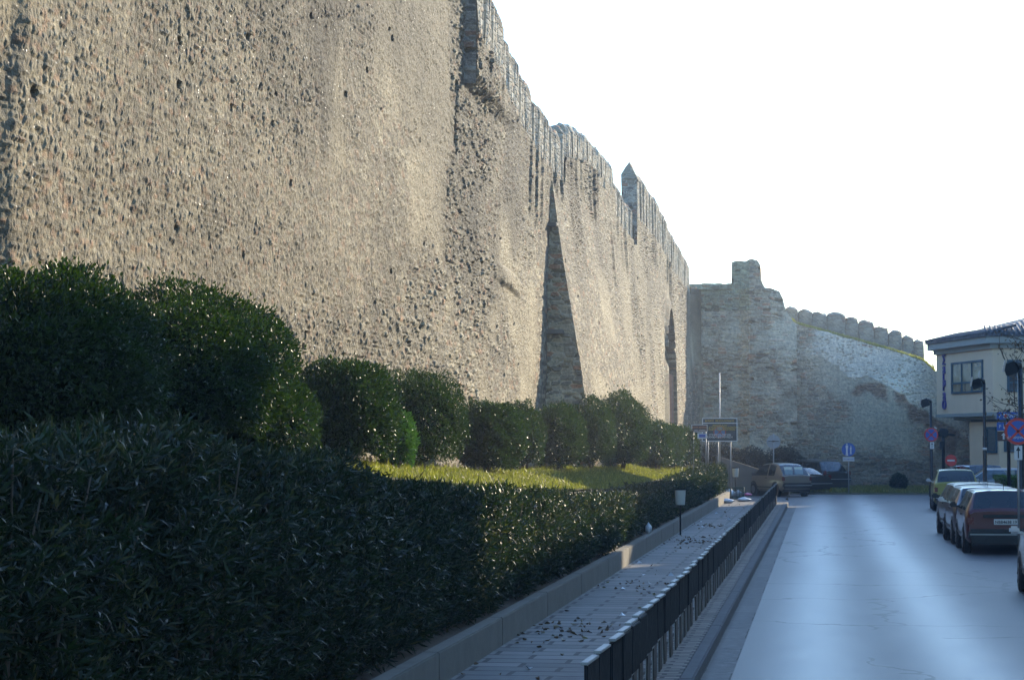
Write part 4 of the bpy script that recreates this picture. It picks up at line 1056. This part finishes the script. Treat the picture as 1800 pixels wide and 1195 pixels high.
# round sign seen from the back, by the gold car
p = at(1360, 862, Z=.05); zc = at(1360, 776, Y=p.y).z - .05
rs = empty('round_sign', (p.x, p.y, .05)); tag(rs, 'round traffic sign seen from behind, grey, on a pole beside the gold car', 'road sign')
b = MB(); disc(b, (0, .03, zc), .325, .012); b.build('disc', M['grey_sign_back'], rs)
b = MB(); b.box((0, .012, zc + .02), (.50, .02, .03)); b.box((0, -.005, zc + .02), (.10, .07, .06)); b.build('bracket', M['black_metal'], rs)
pole(rs, 0, 0, zc + .38, .03)
# pedestrian sign
p = at(1492, 866, Z=.1); p.z = .1; zc = at(1492, 790, Y=p.y).z - .1
ps = empty('pedestrian_sign', p); tag(ps, 'blue round pedestrian sign with two white figures and a small plate below, on the verge', 'road sign')
g = flat(ps, 'disc', ring_poly(.30, c=(0, zc)), -.03, 'blue_sign', .02)
for x_, s in ((-.07, 1.0), (.10, .68)):
    f = [(-.035, -.0), (-.045, .16), (-.06, .20), (-.05, .27), (.05, .27), (.06, .20), (.045, .16), (.035, 0), (.05, -.19), (.01, -.19), (0, -.04), (-.02, -.19), (-.06, -.19)]
    flat(ps, 'figure', [(x_ + a * s, zc - .06 + (b_ - .02) * s) for a, b_ in f], -.052, 'white_paint', .006); flat(ps, 'figure_head', ring_poly(.035 * s, 12, c=(x_, zc - .06 + .30 * s)), -.052, 'white_paint', .006)
b = MB(); b.box((0, -.035, zc - .42), (.52, .02, .20), bev=.01); q = b.build('plate', M['white_paint'], ps)
text('lettering', 'ΠΕΖΟΔΡΟΜΟΣ', .07, (.02, -.048, zc - .445), (R(90), 0, 0), 'blue_sign', q); pole(ps, 0, 0, zc + .1, .028)
# no entry
p = at(1672, 862, Y=94); zc = at(1672, 809, Y=94).z
ne = empty('no_entry_sign', (p.x, 94, 0)); tag(ne, 'red round no-entry sign with a white bar behind the yellow car', 'road sign')
flat(ne, 'disc', ring_poly(.235, c=(0, zc)), -.03, 'red_sign', .02); flat(ne, 'bar', [(-.15, zc - .035), (.15, zc - .035), (.15, zc + .035), (-.15, zc + .035)], -.052, 'white_paint', .006); pole(ne, 0, 0, zc, .025)

def lamp(px, ytop, ybase, Yd, label, headdir, r=.06, hs=1.0, arm=False):
    p = at(px, ybase, Y=Yd); H = at(px, ytop, Y=Yd).z
    o = empty('street_lamp', (p.x, Yd, .0)); tag(o, label, 'street lamp', 'black street lamps with box heads')
    b = MB(); b.tube([(0, 0, 0), (0, 0, .5), (0, 0, .55), (0, 0, H * .62), (0, 0, H * .62 + .02), (0, 0, H - .1)], [r * 1.5, r * 1.45, r, r, r * .8, r * .75], 14); b.build('post', M['gloss_black'], o)
    b = MB(); b.tube([(0, 0, H - .12), (headdir * .02, 0, H - .02), (headdir * .10 * hs, 0, H + .04), (headdir * .16 * hs, 0, H)], [r * .7, r * .9, r * .7, r * .5], 10); b.build('arm', M['gloss_black'], o)
    b = MB(); b.box((headdir * .26 * hs, 0, H - .10), (.34 * hs, .30 * hs, .34 * hs), ry=headdir * .35, bev=.02); hd_ = b.build('lamp_head', M['black_metal'], o)
    b = MB(); b.box((headdir * .44 * hs, -.03, H - .10 + .06), (.05 * hs, .26 * hs, .34 * hs), ry=headdir * -.2 + 0, bev=.01); b.build('lens', M['frosted_lens'], hd_)
    return o, H
plain('gloss_black', (.007, .008, .009), .32, 0, var=.1, spec=.4, coat=.25); plain('frosted_lens', (.52, .46, .40), .4, var=.06)
l1, H1 = lamp(1637.5, 704, 866, 100, 'black street lamp carrying a round no-stopping sign, in front of the curtain wall', -1, .075, 1.0)
zs = at(1637, 764, Y=100).z; g = nostop(l1, zs, .30, y=-.10)
b = MB(); b.box((.03, -.12, zs - .46), (.17, .012, .30), bev=.004); q = b.build('arrow_plate', M['white_paint'], l1)
flat(q, 'arrow', [(.02, zs - .57), (.04, zs - .57), (.04, zs - .42), (.075, zs - .42), (.03, zs - .34), (-.015, zs - .42), (.02, zs - .42)], -.128, 'black_text', .004)
l2, H2 = lamp(1732, 668, 900, 64, 'tall black street lamp rising behind the parked cars with a pale lens', -1, .055, .78)
b = MB(); b.tube([(0, 0, 1.2), (0, 0, 1.28)], .062, 12); b.tube([(0, 0, 2.15), (0, 0, 2.22)], .062, 12); b.build('sticker', M['white_paint'], l2)
l3, H3 = lamp(1796, 640, 930, 52, 'thick black street lamp at the right edge, nearest to the viewer', -1, .075, .80)
# floodlight on a post
fl = empty('floodlight_post', (at(1657, 860, Y=104).x, 103.2, 0)); tag(fl, 'dark post with a cluster of floodlights left of the cream building', 'floodlight')
zf = at(1657, 765, Y=103.2).z; pole(fl, 0, 0, zf, .07, 'black_metal', 'post')
b = MB(); b.box((.02, 0, zf + .12), (.40, .30, .34), rx=.3, ry=.2, bev=.05); b.box((-.20, .02, zf + .05), (.25, .25, .2), ry=-.4, bev=.03); b.box((.36, 0, zf + .02), (.34, .25, .10), ry=.1, bev=.03); b.build('lamp_cluster', M['black_metal'], fl)
b = MB(); b.box((-.07, -.05, zf - .45), (.18, .18, .34), bev=.02); b.build('control_box', M['black_metal'], fl)
b = MB(); b.tube([(-.28, 0, zf + .30), (-.38, 0, zf + .36)], .03, 8); b.build('lens_cap', M['white_paint'], fl)
# direction signs
Ys = 66.0; ds = empty('direction_sign', (at(1774, 860, Y=Ys).x, Ys, 0)); tag(ds, 'stack of two blue and one brown direction signs on a dark post', 'direction sign')
pole(ds, 0, .05, at(1774, 720, Y=Ys).z, .05, 'black_metal')
X0 = ds.location.x
for k, (xa, ya, xb, yb_, mt, tx) in enumerate(((1752, 724, 1797, 737.5, 'blue_sign', 'P   ΚΕΝΤΡΟ'), (1752, 742, 1797, 756.5, 'blue_sign', 'P   ΝΟΣΟΚ.'), (1753, 758, 1775, 775, 'brown_sign', ''))):
    a = at(xa, ya, Y=Ys); c_ = at(xb, yb_, Y=Ys); xm = (a.x + c_.x) / 2 - X0; zm = (a.z + c_.z) / 2; w = c_.x - a.x; h = a.z - c_.z
    b = MB(); b.box((xm, -.01, zm), (w, .03, h), bev=.01); q = b.build('sign_panel', M[mt], ds)
    if tx:
        text('lettering', tx, .12, (xm - w / 2 + .06, -.03, zm - .04), (R(90), 0, 0), 'white_paint', q, align='LEFT')
        b = MB(); b.box((xm - w / 2 + .25, -.03, zm), (.13, .01, .13)); b.box((xm - w / 2 + .25, -.037, zm), (.05, .008, .10), mi=1); b.box((xm - w / 2 + .25, -.0375, zm), (.10, .008, .04), mi=1); b.build('symbol', [M['white_paint'], M['red_sign']], q)
    else: flat(q, 'symbol', [(xm - .07, zm + .02), (xm, zm + .10), (xm + .07, zm + .02), (xm + .025, zm + .02), (xm + .025, zm - .09), (xm - .025, zm - .09), (xm - .025, zm + .02)], -.028, 'white_paint', .005)
# big no-stopping sign near the right edge
Yn = 47.0; pn_ = at(1791, 940, Y=Yn); ns = empty('no_stopping_sign', (pn_.x, Yn, .14)); tag(ns, 'large round red and blue no-stopping sign with an arrow plate at the right edge', 'road sign')
zc = at(1791, 758, Y=Yn).z - .14; nostop(ns, zc, .27); text('lettering', 'ΕΞΑΙΡΟΥΝΤΑΙ', .065, (0, -.072, zc - .15), (R(90), 0, 0), 'white_paint', ns, .003); pole(ns, 0, 0, zc, .024)
b = MB(); b.box((0, -.05, zc - .43), (.16, .012, .29), bev=.004); q = b.build('arrow_plate', M['white_paint'], ns)
flat(q, 'arrow', [(-.012, zc - .54), (.012, zc - .54), (.012, zc - .39), (.045, zc - .39), (0, zc - .30), (-.045, zc - .39), (-.012, zc - .39)], -.058, 'black_text', .004)

# ================================================================== bins, rubbish
def bin_on_post(px, ytop, ybot, ybase, label, Zg=.15):
    p = at(px, ybase, Z=Zg); zt = at(px, ytop, Y=p.y).z - Zg; zb = at(px, ybot, Y=p.y).z - Zg
    o = empty('litter_bin', (p.x, p.y, Zg)); tag(o, label, 'litter bin', 'white litter bins on posts'); h = zt - zb; rr_ = h * .36
    b = MB(); b.tube([(-.0, 0, zb), (0, 0, zb + .02), (0, 0, zt)], [rr_ * .82, rr_ * .86, rr_], 24, cap=False); b.tube([(0, 0, zb + .01), (0, 0, zb + .02)], rr_ * .8, 24); b.build('bucket', M['bin_white'], o)
    b = MB(); b.tube([(0, 0, zt - .015), (0, 0, zt + .02)], rr_ * 1.05, 24, cap=False); b.tube([(rr_, 0, zt), (rr_ + .04, 0, zt + .04)], .015, 6); b.build('rim', M['black_metal'], o)
    b = MB(); b.tube([(.0, rr_ + .02, zt), (.0, rr_ * .8, zb - .02), (.0, 0, zb - .06), (0, 0, 0)], .02, 8); b.build('post', M['black_metal'], o)
bin_on_post(1196, 860, 887, 940, 'white litter bucket on a dark post halfway along the pavement')
bin_on_post(1293, 822, 838, 874, 'white litter bucket on a post at the far end of the pavement')
p = at(1290, 877, Z=.15); cr = empty('wire_crate', (p.x, p.y + .3, .15)); tag(cr, 'dark green open crate stuffed with rubbish bags at the far end of the pavement', 'crate')
b = MB()
for s in (-1, 1):
    b.box((s * .38, 0, .23), (.03, .55, .46)); b.box((0, s * .27, .06), (.74, .03, .12)); b.box((0, s * .27, .43), (.74, .03, .06))
    for k in range(7): b.box((-.33 + k * .11, s * .27, .24), (.018, .02, .34))
b.box((0, 0, .02), (.74, .5, .03)); b.build('frame', M['crate_green'], cr)
def bag(loc, r, mat, label, seed, group=None):
    bm = bmesh.new(); bmesh.ops.create_icosphere(bm, subdivisions=4, radius=1)
    for v in bm.verts:
        q = v.co.copy(); w = 1 + .45 * (float(fbm(np.array([q.x * 1.6 + seed]), np.array([q.y * 1.6 + q.z * 2.3]), seed, 4)[0]) - .5); pin = 1 + .5 * max(0, q.z - .75) * 4 * .3
        v.co = Vector((q.x * r[0] * w * (1 - .5 * max(0, q.z) ** 3), q.y * r[1] * w * (1 - .5 * max(0, q.z) ** 3), max(-.95, q.z) * r[2] * w * pin + r[2] * .9))
    for f in bm.faces: f.smooth = False
    me = bpy.data.meshes.new('rubbish_bag'); bm.to_mesh(me); bm.free(); o = link('rubbish_bag', me, M[mat], None, loc); tag(o, label, 'bag', group); return o
bag((p.x - .15, p.y + .3, .20), (.22, .18, .17), 'bag_white', 'white rubbish bag inside the green crate at its left', 1)
bag((p.x + .16, p.y + .3, .20), (.19, .18, .15), 'grey_sign_back', 'greyish rubbish bag inside the green crate at its right', 2)
q = at(1277, 884, Z=.15); bag((q.x, q.y, .15), (.30, .24, .09), 'bag_white', 'flat white plastic bag lying on the pavement before the crate', 3)
q = at(1308, 881, Z=.15); bag((q.x, q.y, .15), (.26, .22, .08), 'bag_white', 'crumpled white bag on the pavement right of the crate', 4)
q = at(1314, 871, Z=.15); bag((q.x, q.y, .15), (.20, .18, .06), 'bag_pink', 'small pink plastic bag on the pavement by the railing', 5)
q = at(1140, 922, X=-3.62); bag((q.x, q.y, .46), (.07, .10, .11), 'bag_white', 'white plastic bag caught at the foot of the hedge above the concrete wall', 6)
q = at(1311, 868, Z=.05); cn = empty('traffic_cone', (q.x, q.y, .02)); tag(cn, 'small red traffic cone behind the rubbish crate', 'cone')
b = MB(); b.tube([(0, 0, .03), (0, 0, .5)], [.14, .03], 16); b.build('cone', M['cone_red'], cn); b = MB(); b.box((0, 0, .02), (.34, .34, .04), bev=.01); b.build('base', M['cone_red'], cn)
# low stone wall ramping down behind the bins
a = at(1286, 862, Z=0)
b = MB(); L_ = 3.2
b.prism([(0, 0), (L_, 0), (L_, .75), (0, 1.75)], .35); lw = b.build('low_wall', M['concrete_old'], None, (a.x - .3, 101.5, 0), jitter=.0); tag(lw, 'low grey wall sloping down behind the gold car and the litter bin', 'wall')
b = MB(); b.tube([(0, 0, 0), (.05, 0, .16), (.12, 0, .17)], [.07, .06, .03], 8); q = at(1386, 878, Z=.15); o = b.build('stone_bollard', M['concrete_old'], None, (KX - .1, q.y, .14)); tag(o, 'broken pale stone stub standing on the kerb end by the railing', 'stone')

# ================================================================== cream building at the right
BZ = 6.55
P0 = at(1646, 640, Y=113.5); P1 = at(1745, 640, Y=105.5); P2 = Vector((P1.x + 9.5, 105.5, 0)); P3 = Vector((P1.x + 9.5, 116.5, 0)); P4 = Vector((P0.x + 2.0, 119.0, 0))
bd = empty('corner_building', (P1.x, P1.y, 0)); tag(bd, 'cream two-storey corner building with a tiled roof and purple vertical lettering', 'building')
O = Vector((P1.x, P1.y, 0)); pts = [Vector((p_.x, p_.y, 0)) - O for p_ in (P0, P1, P2, P3, P4)]
def poly_solid(name, pp, z0, z1, mat, parent):
    bm = bmesh.new(); a = [bm.verts.new((p_.x, p_.y, z0)) for p_ in pp]; c_ = [bm.verts.new((p_.x, p_.y, z1)) for p_ in pp]
    n = len(pp); bm.faces.new(a[::-1]); bm.faces.new(c_)
    for i in range(n): bm.faces.new((a[i], a[(i + 1) % n], c_[(i + 1) % n], c_[i]))
    bmesh.ops.recalc_face_normals(bm, faces=bm.faces); me = bpy.data.meshes.new(name); bm.to_mesh(me); bm.free(); return link(name, me, M[mat], parent)
cen = sum(pts, Vector()) / 5
def grow(pp, d):
    n = len(pp); out = []
    for i in range(n):
        a, b_, c_ = pp[i - 1], pp[i], pp[(i + 1) % n]
        e1 = (b_ - a).normalized(); e2 = (c_ - b_).normalized(); n1 = Vector((e1.y, -e1.x, 0)); n2 = Vector((e2.y, -e2.x, 0))
        k = (n1 + n2).normalized(); out.append(b_ + k * d / max(.3, k.dot(n1)))
    return out
zU0 = at(1650, 728, Y=113.5).z + .0; zU1 = at(1650, 624, Y=113.5).z
up = poly_solid('upper_storey', pts, zU0, zU1, 'cream_wall', bd)
low = grow(pts, -.0); e_ = (pts[1] - pts[0]).normalized(); low[0] = pts[0] + e_ * ((1693 - 1646) / 99 * (pts[1] - pts[0]).length) + Vector((.35, .55, 0)); low[1] = pts[1] + Vector((.30, .45, 0)); low[2] = pts[2] + Vector((0, .45, 0)); low[4] = pts[4] + Vector((1.6, 0, 0))
lo = poly_solid('lower_storey', low, -.05, zU0 - .42, 'cream_wall', bd)
for k, (d, z0, z1, m_) in enumerate(((.06, zU0 - .16, zU0 - .003, 'cornice_paint'), (-.10, zU0 - .30, zU0 - .163, 'cornice_paint'), (-.30, zU0 - .419, zU0 - .303, 'trim_dark_olive'), )):
    if m_ not in M: plain(m_, (.10, .11, .10), .8)
    g_ = grow(pts, d)
    if k: sh = (low[0] - pts[0]) * (.45 if k == 1 else .85); g_[0] = g_[0] + Vector((sh.x, sh.y, 0))
    poly_solid('string_course', g_, z0, z1, m_, bd)
poly_solid('cornice', grow(pts, .14), zU1 + .003, zU1 + .22, 'cornice_paint', bd); poly_solid('cornice', grow(pts, .42), zU1 + .223, zU1 + .52, 'cornice_paint', bd)
ev = grow(pts, .52); bm = bmesh.new(); vv = [bm.verts.new((p_.x, p_.y, zU1 + .53)) for p_ in ev]; vb = [bm.verts.new((p_.x, p_.y, zU1 + .62)) for p_ in ev]
rp = [bm.verts.new((cen.x - .6, cen.y, zU1 + 1.9)), bm.verts.new((cen.x + 2.2, cen.y, zU1 + 1.9))]
n = 5
for i in range(n): bm.faces.new((vv[i], vv[(i + 1) % n], vb[(i + 1) % n], vb[i]))
bm.faces.new((vb[0], vb[1], rp[0])); bm.faces.new((vb[1], vb[2], rp[1], rp[0])); bm.faces.new((vb[2], vb[3], rp[1])); bm.faces.new((vb[3], vb[4], rp[0], rp[1])); bm.faces.new((vb[4], vb[0], rp[0])); bm.faces.new(vv[::-1])
me = bpy.data.meshes.new('roof'); bm.to_mesh(me); bm.free(); ro = link('roof', me, M['roof_tile'], bd)
b = MB(); rnd = random.Random(2)
e0, e1_ = vb_pts = (ev[0], ev[1])
for (A_, B_) in ((ev[0], ev[1]), (ev[1], ev[2])):
    Ln = (B_ - A_).length; k = int(Ln / .24); dr = (B_ - A_).normalized(); nn = Vector((dr.y, -dr.x, 0))
    for i in range(k):
        q = A_ + dr * (i + .5) * .24; s_ = Vector((q.x, q.y, zU1 + .66)); t_ = s_ - nn * 1.6 + Vector((0, 0, .40))
        b.tube([s_ + nn * .03, t_], [.07, .06], 6)
b.build('eave_tiles', M['roof_tile'], ro)
A_ = at(1629, 604, Y=112.9)
# facade-local helper: s metres along the facade from its left end
def facade(P_, Q_):
    d = (Q_ - P_).normalized(); nrm = Vector((d.y, -d.x, 0)); return P_, d, nrm, math.atan2(d.y, d.x)
f0 = facade(pts[0], pts[1]); LF = (pts[1] - pts[0]).length
def win(fa, s0, s1, z0, z1, parent, cols=3, rows=(0, .32, 1), mat='teal_frame', glass='window_glass', dep=.0, sill=True, curtain=True):
    P_, d, nrm, rz = fa; c_ = P_ + d * (s0 + s1) / 2; w = s1 - s0; h = z1 - z0; zc = (z0 + z1) / 2
    def bx(name, sc, so, zz, sz, off, m, par): 
        b = MB(); b.box(c_ + d * so + nrm * off + Vector((0, 0, zz)), (sc, .05, sz), rz=rz); return b.build(name, M[m], par)
    fr = MB()
    for so in [(-.5 + i / cols) * w for i in range(cols + 1)]: fr.box(c_ + d * so + nrm * .04 + Vector((0, 0, zc)), (.07 if abs(so) < w * .49 else .11, .07, h), rz=rz)
    for rv in rows: fr.box(c_ + nrm * .042 + Vector((0, 0, z0 + rv * h)), (w + .11, .075, .09), rz=rz)
    fo = fr.build('window', M[mat], parent)
    bx('pane', w, 0, zc, h, .003 - .02 + .0, glass, fo)
    if curtain:
        cb = MB(); cb.box(c_ + nrm * .012 + Vector((0, 0, zc)), (w * .96, .012, h * .96), rz=rz); cb.build('net_curtain', M['curtain_pane'], fo)
    return fo
t = NT('curtain_pane'); v = t.coord(); w_ = t.noise(v, 1.3, 4); t.set(col=t.ramp(w_, [(.30, (.12, .10, .06)), (.45, (.38, .31, .17)), (.62, (.48, .41, .25)), (.75, (.75, .72, .62))]), rough=.10, coat=1.0, spec=.7); M['curtain_pane'] = t.m
def s_of(px): return (px - 1646) / 99 * LF
win(f0, s_of(1676), s_of(1729), at(1690, 690, Y=110).z, at(1690, 638, Y=110).z, up)
f1 = facade(pts[1], pts[2])
ww = lambda px: at(px, 640, Y=105.5).x - P1.x
win(f1, ww(1772), ww(1793), at(1780, 687, Y=105.5).z, at(1780, 634, Y=105.5).z, up, cols=1, rows=(0, .28, 1), curtain=False)
win(f1, ww(1815), ww(1860), at(1780, 687, Y=105.5).z, at(1780, 634, Y=105.5).z, up, cols=2)
fl0 = facade(low[0], low[1]); fl1 = facade(low[1], low[2]); LL = (low[1] - low[0]).length
win(fl0, LL * .58, LL * .93, at(1730, 794, Y=108).z, at(1730, 752, Y=108).z, lo, cols=1, rows=(0, 1), curtain=False)
win(fl1, .25, 1.2, at(1760, 792, Y=106).z, at(1760, 752, Y=106).z, lo, cols=1, rows=(0, 1), curtain=False)
for k, ch in enumerate('ΣaLPaO'):
    yy = (641, 656, 670.5, 686.5, 702, 719)[k]; s_ = s_of(1662); P_, d, nrm, rz = f0; q = P_ + d * s_ + nrm * .05
    text('letter', ch, .66 if ch != 'a' else .74, (q.x, q.y, at(1662, yy, Y=112.2).z), (R(90), 0, rz), 'purple_letter', up, .04)
# ================================================================== air between here and the far walls
t = NT('haze_air'); t.n.remove(t.b); pv = t.new('ShaderNodeVolumePrincipled'); pv.inputs['Density'].default_value = .0009
pv.inputs['Color'].default_value = (.80, .88, 1.0, 1); pv.inputs['Anisotropy'].default_value = .3
t.l(pv.outputs[0], t.out.inputs['Volume'])
b = MB(); b.box((0, 80, 15.5), (90, 220, 34)); hz_ = b.build('haze', t.m); tag(hz_, kind='stuff')
# lettering becomes plain meshes
bpy.context.view_layer.update()
dg = bpy.context.evaluated_depsgraph_get()
for o in [o for o in bpy.data.objects if o.type == 'FONT']:
    me = bpy.data.meshes.new_from_object(o.evaluated_get(dg)); nm = o.name
    n_ = bpy.data.objects.new(nm + '_', me); COL.objects.link(n_); n_.parent = o.parent
    n_.location = o.location; n_.rotation_euler = o.rotation_euler; n_.scale = o.scale
    bpy.data.objects.remove(o); n_.name = nm
